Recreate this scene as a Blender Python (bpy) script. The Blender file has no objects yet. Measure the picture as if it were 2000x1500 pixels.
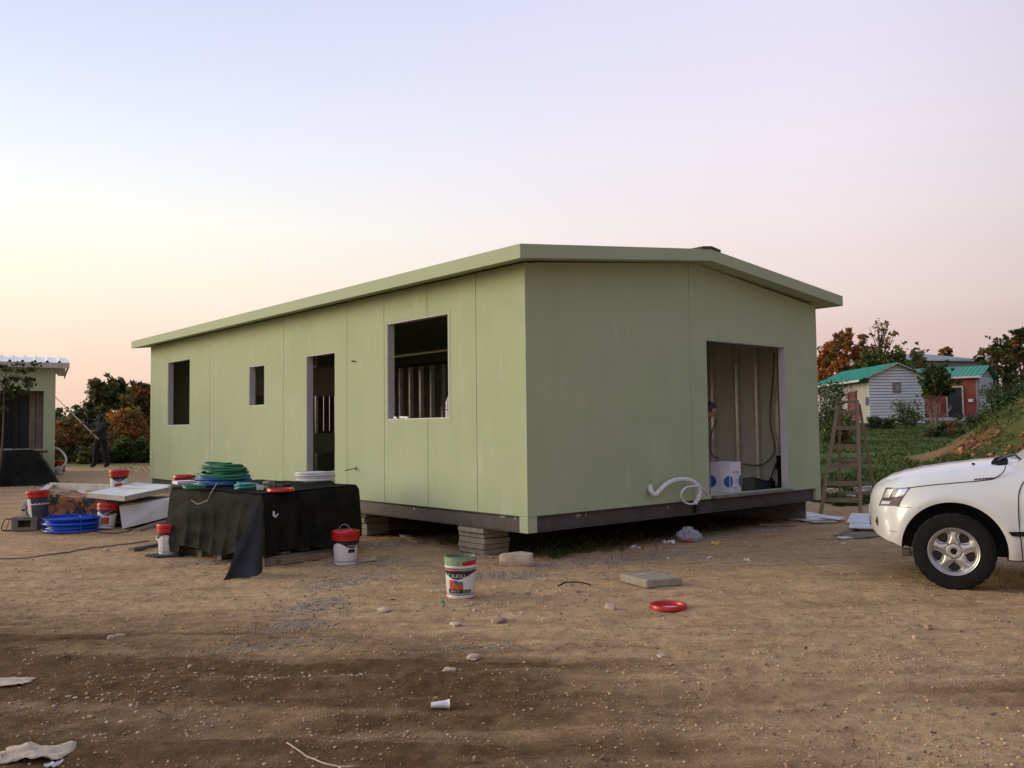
import bpy, bmesh, math, random
import numpy as np
from mathutils import Vector, Matrix, Euler, noise as mnoise
from math import sin, cos, pi, radians as rad

rnd = random.Random(11)
scene = bpy.context.scene
col = scene.collection

# ------------------------------------------------------------------ camera
F_PX, PITCH, ROLL, CAM_H = 1722.65, rad(2.8668), rad(-0.6639), 1.52
cam = bpy.data.objects.new('camera', bpy.data.cameras.new('camera'))
col.objects.link(cam)
cam.data.sensor_width = 36.0
cam.data.lens = F_PX / 2000 * 36.0
cam.data.clip_end = 3000
cam.matrix_world = Matrix.Translation((0, 0, CAM_H)) @ Matrix.Rotation(pi/2 + PITCH, 4, 'X') @ Matrix.Rotation(ROLL, 4, 'Z')
scene.camera = cam

# ------------------------------------------------------------------ sky, sun, exposure
SUN_AZ = rad(-80)      # from +Y, negative = left of the view
SUN_EL = rad(3.0)
world = bpy.data.worlds.new('World'); scene.world = world
world.use_nodes = True
nt = world.node_tree; nt.nodes.clear()
def wn(t, **k):
    n = nt.nodes.new(t)
    for a, b in k.items(): setattr(n, a, b)
    return n
def wmath(op, a, b=None, c=None, clamp=False):
    n = wn('ShaderNodeMath', operation=op); n.use_clamp = clamp
    for i, v in enumerate((a, b, c)):
        if v is None: continue
        if isinstance(v, (int, float)): n.inputs[i].default_value = v
        else: nt.links.new(v, n.inputs[i])
    return n.outputs[0]
tc = wn('ShaderNodeTexCoord')
sep = wn('ShaderNodeSeparateXYZ'); nt.links.new(tc.outputs['Generated'], sep.inputs[0])
elev = wmath('MAXIMUM', sep.outputs['Z'], 0.0)
hor = wmath('SQRT', wmath('ADD', wmath('MULTIPLY', sep.outputs['X'], sep.outputs['X']), wmath('MULTIPLY', sep.outputs['Y'], sep.outputs['Y'])))
dotp = wmath('ADD', wmath('MULTIPLY', sep.outputs['X'], sin(SUN_AZ)), wmath('MULTIPLY', sep.outputs['Y'], cos(SUN_AZ)))
azf = wmath('DIVIDE', dotp, wmath('MAXIMUM', hor, 0.001))
def ramp(stops):
    r = wn('ShaderNodeValToRGB'); r.color_ramp.interpolation = 'EASE' if False else 'LINEAR'
    els = r.color_ramp.elements
    while len(els) < len(stops): els.new(0.5)
    for e, (p, c) in zip(els, stops):
        e.position = p; e.color = (*c, 1)
    nt.links.new(elev, r.inputs[0]); return r.outputs[0]
def lin(r, g, b): return tuple(((v/255)/12.92 if v <= 10.3 else ((v/255 + .055)/1.055)**2.4) for v in (r, g, b))
def mul(c, k): return tuple(v*k for v in c)
# twilight: warm towards the set sun, the pink belt opposite, lavender overhead
sky_warm = ramp([(0.0, (.88, .61, .47)), (.067, (.97, .73, .58)), (.11, (1.03, .84, .67)), (.158, (1.05, .97, .77)), (.218, (1.0, 1.03, .92)), (.297, (.84, .90, 1.0)), (.37, (.70, .77, .96)), (.44, (.60, .67, .91)), (.75, (.50, .56, .80)), (1.0, (.47, .53, .76))])
sky_cool = ramp([(0.0, (.62, .44, .42)), (.04, (.66, .47, .45)), (.10, (.74, .56, .54)), (.13, (.80, .645, .625)), (.218, (.85, .745, .765)), (.297, (.84, .77, .85)), (.44, (.75, .72, .90)), (.75, (.55, .57, .80)), (1.0, (.47, .53, .76))])
sky_dusk = ramp([(0.0, (.15, .13, .15)), (.06, (.16, .14, .16)), (.13, (.18, .16, .18)), (.22, (.19, .17, .21)), (.32, (.20, .20, .26)), (.44, (.23, .25, .35)), (.75, (.38, .42, .62)), (1.0, (.47, .53, .76))])
def smoothfac(lo, hi):
    r = wn('ShaderNodeMapRange', interpolation_type='SMOOTHSTEP'); r.inputs['From Min'].default_value = lo; r.inputs['From Max'].default_value = hi
    nt.links.new(azf, r.inputs['Value']); return r.outputs[0]
mix0 = wn('ShaderNodeMix', data_type='RGBA'); nt.links.new(smoothfac(-1.0, -.12), mix0.inputs[0])
nt.links.new(sky_dusk, mix0.inputs[6]); nt.links.new(sky_cool, mix0.inputs[7])
mixs = wn('ShaderNodeMix', data_type='RGBA'); nt.links.new(smoothfac(-.30, .95), mixs.inputs[0])
nt.links.new(mix0.outputs[2], mixs.inputs[6]); nt.links.new(sky_warm, mixs.inputs[7])
nish = wn('ShaderNodeTexSky', sky_type='NISHITA')
nish.sun_disc = False; nish.sun_elevation = SUN_EL; nish.sun_rotation = SUN_AZ; nish.dust_density = 2.0
bg1 = wn('ShaderNodeBackground'); bg1.inputs[1].default_value = 0.93
bg2 = wn('ShaderNodeBackground'); bg2.inputs[1].default_value = 0.02
nt.links.new(mixs.outputs[2], bg1.inputs[0]); nt.links.new(nish.outputs[0], bg2.inputs[0])
addn = wn('ShaderNodeAddShader'); wout = wn('ShaderNodeOutputWorld')
nt.links.new(bg1.outputs[0], addn.inputs[0]); nt.links.new(bg2.outputs[0], addn.inputs[1])
nt.links.new(addn.outputs[0], wout.inputs[0])

sun = bpy.data.objects.new('sun', bpy.data.lights.new('sun', 'SUN')); col.objects.link(sun)
sun.data.energy = 2.2; sun.data.angle = rad(30); sun.data.color = (1.0, .86, .62)
sdir = Vector((sin(SUN_AZ)*cos(rad(14)), cos(SUN_AZ)*cos(rad(14)), sin(rad(14))))
sun.rotation_euler = sdir.to_track_quat('Z', 'Y').to_euler()

scene.view_settings.view_transform = 'Standard'
scene.view_settings.look = 'None'
scene.view_settings.exposure = 0.14
scene.view_settings.gamma = 1.0
scene.render.engine = 'CYCLES'
scene.cycles.use_denoising = True
scene.cycles.max_bounces = 7
scene.cycles.diffuse_bounces = 4
scene.cycles.transparent_max_bounces = 8

# ------------------------------------------------------------------ place helpers
def ray(px, py):
    x, y = px-1000, py-750; c, s = cos(ROLL), sin(ROLL)
    xx, yy = c*x + s*y, -s*x + c*y
    d = (xx/F_PX, 1.0, -yy/F_PX)
    return Vector((d[0], d[1]*cos(PITCH) - d[2]*sin(PITCH), d[1]*sin(PITCH) + d[2]*cos(PITCH)))
def at(px, py, Y):
    r = ray(px, py); return r*(Y/r.y) + Vector((0, 0, CAM_H))
def sstep(a, b, v):
    t = np.clip((v-a)/(b-a), 0, 1); return t*t*(3-2*t)
def ground_h(X, Y):
    X = np.asarray(X, float); Y = np.asarray(Y, float)
    h = .30*sstep(11, 18.5, Y)*sstep(-1.0, -6.5, X)
    h = h + .10*sstep(19.5, 22, Y)*sstep(-8, -11, X)
    h = h + np.maximum(0, np.minimum(Y, 75)-16)*.0365*sstep(1, 8, X)
    r = np.sqrt(((X-20.5)/8.6)**2 + ((Y-26)/6.5)**2)
    h = h + 4.5*np.where(r < 1, .5+.5*np.cos(pi*np.clip(r, 0, 1)), 0)**.85
    return h
def gh(x, y): return float(ground_h(x, y))
def on(px, py):
    """where the ray through a photo pixel meets the ground"""
    r = ray(px, py); t = 3.0
    while t < 120:
        p = r*t
        if p.z + CAM_H < gh(p.x, p.y): break
        t += .02
    p = r*t; return Vector((p.x, p.y, gh(p.x, p.y)))

# ------------------------------------------------------------------ materials
def new_mat(name, c1, c2=None, rough=.6, scale=8.0, detail=5.0, metal=0.0, bump=0.0, bscale=None, spec=.5, stretch=None, lo=.35, hi=.65, coords='Object', coat=0.0, attr=None):
    m = bpy.data.materials.new(name); m.use_nodes = True
    t = m.node_tree; b = t.nodes['Principled BSDF']
    b.inputs['Roughness'].default_value = rough; b.inputs['Metallic'].default_value = metal
    b.inputs['Specular IOR Level'].default_value = spec; b.inputs['Coat Weight'].default_value = coat
    b.inputs['Coat Roughness'].default_value = .06
    b.inputs['Base Color'].default_value = (*c1, 1)
    tcn = t.nodes.new('ShaderNodeTexCoord'); src = tcn.outputs[coords]
    if stretch:
        mp = t.nodes.new('ShaderNodeMapping'); mp.inputs['Scale'].default_value = stretch
        t.links.new(src, mp.inputs[0]); src = mp.outputs[0]
    if c2 is not None:
        n = t.nodes.new('ShaderNodeTexNoise'); n.inputs['Scale'].default_value = scale; n.inputs['Detail'].default_value = detail; n.inputs['Roughness'].default_value = .6
        t.links.new(src, n.inputs['Vector'])
        mr = t.nodes.new('ShaderNodeMapRange'); mr.inputs['From Min'].default_value = lo; mr.inputs['From Max'].default_value = hi
        t.links.new(n.outputs['Fac'], mr.inputs['Value'])
        mx = t.nodes.new('ShaderNodeMix'); mx.data_type = 'RGBA'
        mx.inputs[6].default_value = (*c1, 1); mx.inputs[7].default_value = (*c2, 1)
        t.links.new(mr.outputs[0], mx.inputs[0]); t.links.new(mx.outputs[2], b.inputs['Base Color'])
    if attr:
        a = t.nodes.new('ShaderNodeAttribute'); a.attribute_name = attr
        m2 = t.nodes.new('ShaderNodeMix'); m2.data_type = 'RGBA'; m2.blend_type = 'MULTIPLY'; m2.inputs[0].default_value = 1
        if c2 is not None: t.links.new(mx.outputs[2], m2.inputs[6])
        else: m2.inputs[6].default_value = (*c1, 1)
        t.links.new(a.outputs['Color'], m2.inputs[7]); t.links.new(m2.outputs[2], b.inputs['Base Color'])
    if bump:
        n2 = t.nodes.new('ShaderNodeTexNoise'); n2.inputs['Scale'].default_value = bscale or scale*3; n2.inputs['Detail'].default_value = 6
        t.links.new(src, n2.inputs['Vector'])
        bp = t.nodes.new('ShaderNodeBump'); bp.inputs['Strength'].default_value = bump; bp.inputs['Distance'].default_value = .02
        t.links.new(n2.outputs['Fac'], bp.inputs['Height']); t.links.new(bp.outputs[0], b.inputs['Normal'])
    return m
M = {}
def mm(name, *a, **k): M[name] = new_mat(name, *a, **k); return M[name]
mm('wall_green', (.362, .422, .250), (.394, .454, .275), rough=.85, scale=1.4, bump=.12, bscale=55, spec=.25)
mm('trim_green', (.362, .416, .255), (.385, .438, .272), rough=.75, scale=2, spec=.3)
mm('jamb_grey', (.52, .52, .52), (.46, .46, .46), rough=.6, scale=6)
mm('joint_dark', (.05, .05, .04), rough=.9)
mm('beam_brown', (.058, .046, .040), (.085, .070, .062), rough=.6, scale=6, bump=.1, bscale=30)
mm('filler', (.34, .34, .29), (.25, .25, .2), rough=.9, scale=20)
mm('galvanised', (.70, .69, .66), (.58, .57, .54), rough=.34, metal=.55, scale=12)
mm('lining', (.58, .56, .47), (.52, .50, .42), rough=.85, scale=2)
mm('floor_board', (.20, .18, .165), (.14, .125, .115), rough=.8, scale=9, bump=.15)
mm('dark_void', (.03, .028, .026), rough=.9)
mm('concrete', (.27, .235, .175), (.35, .31, .24), rough=.95, scale=14, bump=.35, bscale=70, spec=.2)
mm('concrete_dark', (.16, .145, .115), (.22, .2, .16), rough=.95, scale=10, bump=.4, bscale=60, spec=.2)
mm('sheet_flap', (.014, .015, .016), (.030, .030, .030), rough=.6, scale=3.5, bump=.35, bscale=14, spec=.3)
mm('hose_olive', (.16, .145, .09), rough=.6)
mm('black_sheet', (.010, .011, .011), (.024, .022, .018), rough=.68, scale=3.5, bump=.35, bscale=14, spec=0.03)
mm('white_plastic', (.72, .72, .72), (.62, .62, .62), rough=.4, scale=9)
mm('white_dirty', (.62, .60, .57), (.42, .38, .33), rough=.55, scale=9, lo=.45, hi=.75)
mm('red_plastic', (.52, .008, .007), (.40, .007, .006), rough=.33, scale=8)
mm('black_print', (.012, .012, .012), rough=.4)
mm('orange_print', (.62, .10, .02), (.42, .04, .02), rough=.45, scale=20)
mm('olive_print', (.12, .105, .07), (.16, .14, .1), rough=.5, scale=30)
mm('navy_print', (.02, .028, .045), (.05, .065, .09), rough=.5, scale=30)
mm('blue_print', (.02, .10, .36), rough=.5)
mm('grey_print', (.25, .25, .28), rough=.6)
mm('green_paint', (.11, .17, .10), (.19, .26, .16), rough=.35, scale=22, bump=.3, bscale=45)
mm('dry_paint', (.30, .36, .22), (.20, .30, .17), rough=.5, scale=22, bump=.5, bscale=40)
mm('green_hose', (.020, .15, .055), (.035, .21, .085), rough=.38, scale=9)
mm('blue_hose', (.015, .10, .28), (.02, .14, .36), rough=.38, scale=9)
mm('blue_coil', (.003, .06, .50), (.004, .09, .62), rough=.35, scale=7)
mm('teal_net', (.01, .22, .17), (.03, .32, .27), rough=.5, scale=14)
mm('film', (.55, .62, .66), rough=.2)
mm('cardboard', (.34, .23, .145), (.28, .19, .12), rough=.9, scale=9)
mm('carton_white', (.70, .70, .76), (.63, .63, .69), rough=.7, scale=5)
mm('foam_board', (.66, .68, .69), (.56, .57, .57), rough=.8, scale=7, lo=.4, hi=.8, bump=.1, bscale=30)
mm('foam_edge', (.50, .47, .42), (.36, .31, .26), rough=.95, scale=18, bump=.4, bscale=50)
mm('wood', (.20, .145, .095), (.28, .21, .14), rough=.85, scale=5, stretch=(1, 1, 8), bump=.3, bscale=30)
mm('wood_old', (.17, .14, .105), (.25, .21, .16), rough=.9, scale=6, bump=.4, bscale=24)
mm('white_wood', (.55, .51, .47), (.42, .38, .34), rough=.75, scale=8)
mm('rust_steel', (.10, .075, .055), (.16, .11, .075), rough=.7, metal=.3, scale=30)
mm('black_rubber', (.010, .010, .010), (.016, .015, .014), rough=.8, scale=12, spec=.15)
mm('skin', (.42, .22, .14), (.36, .18, .11), rough=.55, scale=12)
mm('hair', (.02, .014, .01), rough=.6)
mm('cloth_dark', (.018, .020, .026), (.030, .031, .037), rough=.95, scale=14)
mm('cloth_navy', (.007, .008, .012), (.012, .012, .016), rough=.95, scale=14)
mm('shoe', (.03, .018, .014), rough=.7)
mm('bark', (.07, .052, .04), (.12, .095, .075), rough=.95, scale=14, bump=.5, bscale=30)
mm('green_roof', (.018, .215, .14), (.026, .26, .175), rough=.55, scale=2)
mm('clap_shade', (.34, .35, .38), rough=.9)  # backing tone: shade lines between clapboards put into the colour
mm('clapboard', (.66, .67, .70), (.58, .59, .63), rough=.75, scale=2)
mm('cream_wall', (.32, .31, .28), (.27, .26, .24), rough=.85, scale=2)
mm('red_wall', (.20, .045, .025), (.26, .06, .035), rough=.8, scale=1.5)
mm('red_door', (.10, .014, .012), rough=.6)
mm('grey_roof', (.22, .24, .25), (.26, .28, .29), rough=.6, scale=1)
mm('far_glass', (.10, .10, .10), rough=.15)
mm('sheet_white', (.78, .80, .83), (.62, .64, .67), rough=.3, scale=3)
mm('stone_pale', (.42, .32, .22), (.54, .44, .32), rough=.95, scale=12, bump=.5, bscale=25)
mm('stone_brown', (.30, .20, .13), (.40, .28, .19), rough=.95, scale=12, bump=.5, bscale=25)
mm('gravel_mix', (.37, .265, .17), rough=.95, attr='tint')
mm('clod', (.34, .225, .135), rough=.97, attr='tint')
mm('twig', (.13, .09, .06), rough=.95, attr='tint')
mm('grass', (1, 1, 1), rough=.85, attr='tint', spec=.2)
mm('camo', (.1, .1, .1), rough=.85)
mm('car_paint', (.66, .675, .665), rough=.28, spec=.5, coat=.6)
mm('car_gap', (.02, .02, .02), rough=.8)
mm('alloy', (.58, .57, .54), (.50, .49, .46), rough=.38, metal=.8, scale=6)
mm('chrome', (.75, .76, .78), rough=.14, metal=1.0)
mm('lens_grey', (.17, .17, .18), rough=.12)
mm('lamp_dark', (.06, .06, .065), rough=.2)
mm('car_glass', (.03, .04, .045), rough=.04, spec=.8)
mm('amber', (.5, .2, .03), rough=.2)

def camo_nodes():
    t = M['camo'].node_tree; b = t.nodes['Principled BSDF']
    tcn = t.nodes.new('ShaderNodeTexCoord')
    prev = None
    for i, (sc, th, c) in enumerate(((6, 0, (.40, .16, .07)), (5.0, .50, (.045, .055, .03)), (6.5, .56, (.13, .085, .05)), (8, .61, (.40, .17, .07)))):
        if prev is None:
            rgb = t.nodes.new('ShaderNodeRGB'); rgb.outputs[0].default_value = (*c, 1); prev = rgb.outputs[0]; continue
        n = t.nodes.new('ShaderNodeTexNoise'); n.inputs['Scale'].default_value = sc; n.inputs['Detail'].default_value = 1.5
        mp = t.nodes.new('ShaderNodeMapping'); mp.inputs['Location'].default_value = (i*3.1, i*1.7, 0)
        t.links.new(tcn.outputs['Object'], mp.inputs[0]); t.links.new(mp.outputs[0], n.inputs['Vector'])
        mr = t.nodes.new('ShaderNodeMapRange'); mr.inputs['From Min'].default_value = th-.012; mr.inputs['From Max'].default_value = th+.012
        t.links.new(n.outputs['Fac'], mr.inputs[0])
        mx = t.nodes.new('ShaderNodeMix'); mx.data_type = 'RGBA'; mx.inputs[7].default_value = (*c, 1)
        t.links.new(mr.outputs[0], mx.inputs[0]); t.links.new(prev, mx.inputs[6]); prev = mx.outputs[2]
    t.links.new(prev, b.inputs['Base Color'])
camo_nodes()
def glassy(name, color, alpha):
    m = bpy.data.materials.new(name); m.use_nodes = True
    b = m.node_tree.nodes['Principled BSDF']; b.inputs['Base Color'].default_value = (*color, 1)
    b.inputs['Roughness'].default_value = .18; b.inputs['Alpha'].default_value = alpha
    M[name] = m
glassy('clear_film', (.50, .50, .56), .42)
glassy('bottle_plastic', (.75, .78, .82), .45)
glassy('lens', (.85, .87, .9), .22)
def leaf_mat(name):
    m = bpy.data.materials.new(name); m.use_nodes = True
    t = m.node_tree; b = t.nodes['Principled BSDF']; b.inputs['Roughness'].default_value = .7; b.inputs['Specular IOR Level'].default_value = .25
    a = t.nodes.new('ShaderNodeAttribute'); a.attribute_name = 'tint'
    t.links.new(a.outputs['Color'], b.inputs['Base Color'])
    tr = t.nodes.new('ShaderNodeBsdfTranslucent'); t.links.new(a.outputs['Color'], tr.inputs[0])
    mx = t.nodes.new('ShaderNodeMixShader'); mx.inputs[0].default_value = .4
    t.links.new(b.outputs[0], mx.inputs[1]); t.links.new(tr.outputs[0], mx.inputs[2])
    t.links.new(mx.outputs[0], t.nodes['Material Output'].inputs[0]); M[name] = m
leaf_mat('leaf')

def car_dust():
    t = M['car_paint'].node_tree; b = t.nodes['Principled BSDF']; tcn = t.nodes.new('ShaderNodeTexCoord')
    sp = t.nodes.new('ShaderNodeSeparateXYZ'); t.links.new(tcn.outputs['Object'], sp.inputs[0])
    n = t.nodes.new('ShaderNodeTexNoise'); n.inputs['Scale'].default_value = 7; n.inputs['Detail'].default_value = 6; t.links.new(tcn.outputs['Object'], n.inputs['Vector'])
    m1 = t.nodes.new('ShaderNodeMapRange'); m1.inputs['From Min'].default_value = .72; m1.inputs['From Max'].default_value = .26; t.links.new(sp.outputs['Z'], m1.inputs[0])
    m2 = t.nodes.new('ShaderNodeMath'); m2.operation = 'MULTIPLY'; m2.use_clamp = True; t.links.new(m1.outputs[0], m2.inputs[0]); t.links.new(n.outputs['Fac'], m2.inputs[1])
    mx = t.nodes.new('ShaderNodeMix'); mx.data_type = 'RGBA'; mx.inputs[6].default_value = b.inputs['Base Color'].default_value; mx.inputs[7].default_value = (.36, .28, .20, 1)
    t.links.new(m2.outputs[0], mx.inputs[0]); t.links.new(mx.outputs[2], b.inputs['Base Color'])
car_dust()
def wall_stains():
    """rain streaks and pale filler smears, uneven paint"""
    t = M['wall_green'].node_tree; b = t.nodes['Principled BSDF']
    src = b.inputs['Base Color'].links[0].from_socket
    tcn = t.nodes.new('ShaderNodeTexCoord')
    def layer(src, scale, stretch, lo, hi, colr, fac):
        mp = t.nodes.new('ShaderNodeMapping'); mp.inputs['Scale'].default_value = stretch
        n = t.nodes.new('ShaderNodeTexNoise'); n.inputs['Scale'].default_value = scale; n.inputs['Detail'].default_value = 4
        t.links.new(tcn.outputs['Object'], mp.inputs[0]); t.links.new(mp.outputs[0], n.inputs['Vector'])
        mr = t.nodes.new('ShaderNodeMapRange'); mr.inputs['From Min'].default_value = lo; mr.inputs['From Max'].default_value = hi; mr.inputs['To Max'].default_value = fac
        t.links.new(n.outputs['Fac'], mr.inputs[0])
        mx = t.nodes.new('ShaderNodeMix'); mx.data_type = 'RGBA'; mx.inputs[7].default_value = (*colr, 1)
        t.links.new(mr.outputs[0], mx.inputs[0]); t.links.new(src, mx.inputs[6]); return mx.outputs[2]
    s = layer(src, 3.0, (2.2, 2.2, .25), .52, .75, (.32, .35, .215), .22)
    s = layer(s, 2.4, (1.6, 1.6, .55), .60, .70, (.50, .53, .42), .35)
    s = layer(s, 1.0, (.5, .5, .9), .45, .7, (.42, .455, .32), .4)
    t.links.new(s, b.inputs['Base Color'])
wall_stains()

# ------------------------------------------------------------------ mesh helpers
class MB:
    def __init__(s): s.v = []; s.f = []; s.m = []; s.mi = 0
    def add(s, vs, fs, T=None):
        o = len(s.v)
        for p in vs:
            p = Vector(p); s.v.append(tuple(T @ p if T is not None else p))
        for f in fs: s.f.append(tuple(i+o for i in f)); s.m.append(s.mi)
    def box(s, c, d, T=None, ch=0.0):
        x, y, z = d[0]/2, d[1]/2, d[2]/2
        L = Matrix.Translation(c); T2 = (T @ L) if T is not None else L
        if ch <= 0:
            vs = [(a*x, b*y, e*z) for a in (-1, 1) for b in (-1, 1) for e in (-1, 1)]
            s.add(vs, [(0, 1, 3, 2), (4, 6, 7, 5), (0, 4, 5, 1), (2, 3, 7, 6), (0, 2, 6, 4), (1, 5, 7, 3)], T2)
        else:
            ch = min(ch, x*.9, y*.9, z*.9)
            pts = []
            for a in (-1, 1):
                for b in (-1, 1):
                    for e in (-1, 1):
                        pts += [(a*(x-ch), b*(y-ch), e*z), (a*(x-ch), b*y, e*(z-ch)), (a*x, b*(y-ch), e*(z-ch))]
            s.hull(pts, T2)
    def hull(s, pts, T=None):
        bm = bmesh.new()
        for p in pts: bm.verts.new(p)
        r = bmesh.ops.convex_hull(bm, input=list(bm.verts))
        bmesh.ops.dissolve_limit(bm, angle_limit=.01, verts=list(bm.verts), edges=list(bm.edges))
        bmesh.ops.recalc_face_normals(bm, faces=list(bm.faces))
        bm.verts.index_update()
        s.add([v.co.copy() for v in bm.verts], [[v.index for v in f.verts] for f in bm.faces], T); bm.free()
    def bar(s, a, b, w, h, up=(0, 0, 1), ch=0.0):
        a, b = Vector(a), Vector(b); z = (b-a); l = z.length; z.normalize(); up = Vector(up)
        if abs(z.dot(up)) > .98: up = Vector((1, 0, 0))
        x = up.cross(z).normalized(); y = z.cross(x)
        T = Matrix((x, y, z)).transposed().to_4x4(); T.translation = (a+b)/2
        s.box((0, 0, 0), (w, h, l), T, ch)
    def tube(s, pts, r, n=8, cap=True, closed=False):
        pts = [Vector(p) for p in pts]; N = len(pts)
        rr = r if hasattr(r, '__len__') else [r]*N
        o = len(s.v); prev = None
        for i, p in enumerate(pts):
            a = pts[(i-1) % N] if (closed or i > 0) else p; b = pts[(i+1) % N] if (closed or i < N-1) else p
            t = (b-a); t = t.normalized() if t.length > 1e-9 else Vector((0, 0, 1))
            if prev is None:
                u = Vector((0, 0, 1)) if abs(t.z) < .9 else Vector((1, 0, 0)); x = u.cross(t).normalized()
            else:
                x = prev - t*prev.dot(t)
                x = x.normalized() if x.length > 1e-6 else Vector((1, 0, 0))
            prev = x; y = t.cross(x)
            for k in range(n):
                a_ = 2*pi*k/n; s.v.append(tuple(p + x*(cos(a_)*rr[i]) + y*(sin(a_)*rr[i])))
        for i in range(N if closed else N-1):
            j = (i+1) % N
            for k in range(n):
                s.f.append((o+i*n+k, o+i*n+(k+1) % n, o+j*n+(k+1) % n, o+j*n+k)); s.m.append(s.mi)
        if cap and not closed:
            s.f.append(tuple(o+k for k in reversed(range(n)))); s.m.append(s.mi)
            s.f.append(tuple(o+(N-1)*n+k for k in range(n))); s.m.append(s.mi)
    def lathe(s, prof, n=32, T=None, closed=False, cap=True):
        vs = [(r*cos(2*pi*k/n), r*sin(2*pi*k/n), z) for r, z in prof for k in range(n)]
        fs = []; P = len(prof)
        for i in range(P if closed else P-1):
            j = (i+1) % P
            for k in range(n): fs.append((i*n+k, i*n+(k+1) % n, j*n+(k+1) % n, j*n+k))
        if cap and not closed:
            if prof[0][0] > 1e-4: fs.append(tuple(reversed(range(n))))
            if prof[-1][0] > 1e-4: fs.append(tuple((P-1)*n+k for k in range(n)))
        s.add(vs, fs, T)
    def grid(s, fn, nu, nv, T=None):
        vs = [fn(i/nu, j/nv) for j in range(nv+1) for i in range(nu+1)]
        fs = [(j*(nu+1)+i, j*(nu+1)+i+1, (j+1)*(nu+1)+i+1, (j+1)*(nu+1)+i) for j in range(nv) for i in range(nu)]
        s.add(vs, fs, T)
    def build(s, name, mats, parent=None, smooth=None, tint=None):
        me = bpy.data.meshes.new(name); me.from_pydata(s.v, [], s.f)
        if not isinstance(mats, (list, tuple)): mats = [mats]
        for m in mats: me.materials.append(M[m] if isinstance(m, str) else m)
        if len(mats) > 1: me.polygons.foreach_set('material_index', s.m)
        if smooth is not None:
            me.polygons.foreach_set('use_smooth', [True]*len(me.polygons)); me.set_sharp_from_angle(angle=rad(smooth))
        if tint is not None: set_tint(me, tint)
        me.update(); o = bpy.data.objects.new(name, me); col.objects.link(o)
        if parent is not None: o.parent = parent
        return o
def set_tint(me, per_face):
    """per_face: list of rgb, one per polygon"""
    a = me.color_attributes.new('tint', 'FLOAT_COLOR', 'CORNER')
    tot = np.zeros(len(me.polygons), int); me.polygons.foreach_get('loop_total', tot)
    c = np.repeat(np.asarray(per_face, float), tot, axis=0)
    a.data.foreach_set('color', np.concatenate([c, np.ones((len(c), 1))], axis=1).ravel())
def tag(o, label, cat, group=None):
    o['label'] = label; o['category'] = cat
    if group: o['group'] = group
    return o
def thing(name, loc, rz, label, cat, group=None):
    o = bpy.data.objects.new(name, None); o.empty_display_size = .2; col.objects.link(o)
    o.location = loc; o.rotation_euler = (0, 0, rz); return tag(o, label, cat, group)
def stuff(o, label=None, cat=None):
    o['kind'] = 'stuff'
    if label: o['label'] = label
    if cat: o['category'] = cat
    return o
def copy_tree(o, parent=None):
    c = o.copy(); col.objects.link(c)
    if parent is not None: c.parent = parent
    for ch in list(o.children): copy_tree(ch, c)
    return c
def clone_mesh(src, name, parent):
    o = bpy.data.objects.new(name, src.data); col.objects.link(o); o.parent = parent; return o
def nz(x, y, z=0.0): return mnoise.noise(Vector((x, y, z)))
def smooth_path(pts, n=8):
    pts = [Vector(p) for p in pts]; P = [pts[0]] + pts + [pts[-1]]; out = []
    for i in range(1, len(P)-2):
        for k in range(n):
            t = k/n; a, b, c, d = P[i-1], P[i], P[i+1], P[i+2]
            out.append(.5*((2*b) + (-a+c)*t + (2*a-5*b+4*c-d)*t*t + (-a+3*b-3*c+d)*t**3))
    out.append(pts[-1]); return out
def text_mesh(body, size=1.0):
    cu = bpy.data.curves.new('lettering', 'FONT'); cu.body = body; cu.size = size; cu.align_x = 'CENTER'; cu.resolution_u = 3
    ob = bpy.data.objects.new('lettering', cu); col.objects.link(ob)
    dg = bpy.context.evaluated_depsgraph_get()
    me = bpy.data.meshes.new_from_object(ob.evaluated_get(dg))
    vs = [v.co.copy() for v in me.vertices]; fs = [tuple(p.vertices) for p in me.polygons]
    bpy.data.objects.remove(ob); bpy.data.curves.remove(cu); bpy.data.meshes.remove(me)
    return vs, fs
def text_part(body, size, fn, mat, parent, name='lettering'):
    vs, fs = text_mesh(body, size); mb = MB(); mb.add([fn(v.x, v.y) for v in vs], fs)
    return mb.build(name, mat, parent)

# ------------------------------------------------------------------ ground
def value_noise(X, Y, seed):
    r = np.random.RandomState(seed); tab = r.rand(256, 256)
    xi = np.floor(X).astype(int); yi = np.floor(Y).astype(int); fx = X-xi; fy = Y-yi
    fx = fx*fx*(3-2*fx); fy = fy*fy*(3-2*fy)
    g = lambda a, b: tab[a % 256, b % 256]
    return (g(xi, yi)*(1-fx)+g(xi+1, yi)*fx)*(1-fy) + (g(xi, yi+1)*(1-fx)+g(xi+1, yi+1)*fx)*fy
def fbm(X, Y, sc, seed, oct=4):
    o = np.zeros_like(X); a = 1; t = 0
    for i in range(oct):
        o += a*value_noise(X*sc*2**i, Y*sc*2**i, seed+i); t += a; a *= .55
    return o/t
def axis(dense0, dense1, step, lo, hi, g=1.12):
    a = list(np.arange(dense0, dense1, step)); s = step; v = a[-1]
    while v < hi: s = min(s*g, 40); v += s; a.append(v)
    s = step; v = a[0]; b = []
    while v > lo: s = min(s*g, 40); v -= s; b.append(v)
    return np.array(b[::-1] + a)
GX = axis(-5.8, 6.6, .024, -700, 700); GY = axis(3.1, 12.0, .024, -60, 900)
XX, YY = np.meshgrid(GX, GY)
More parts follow.
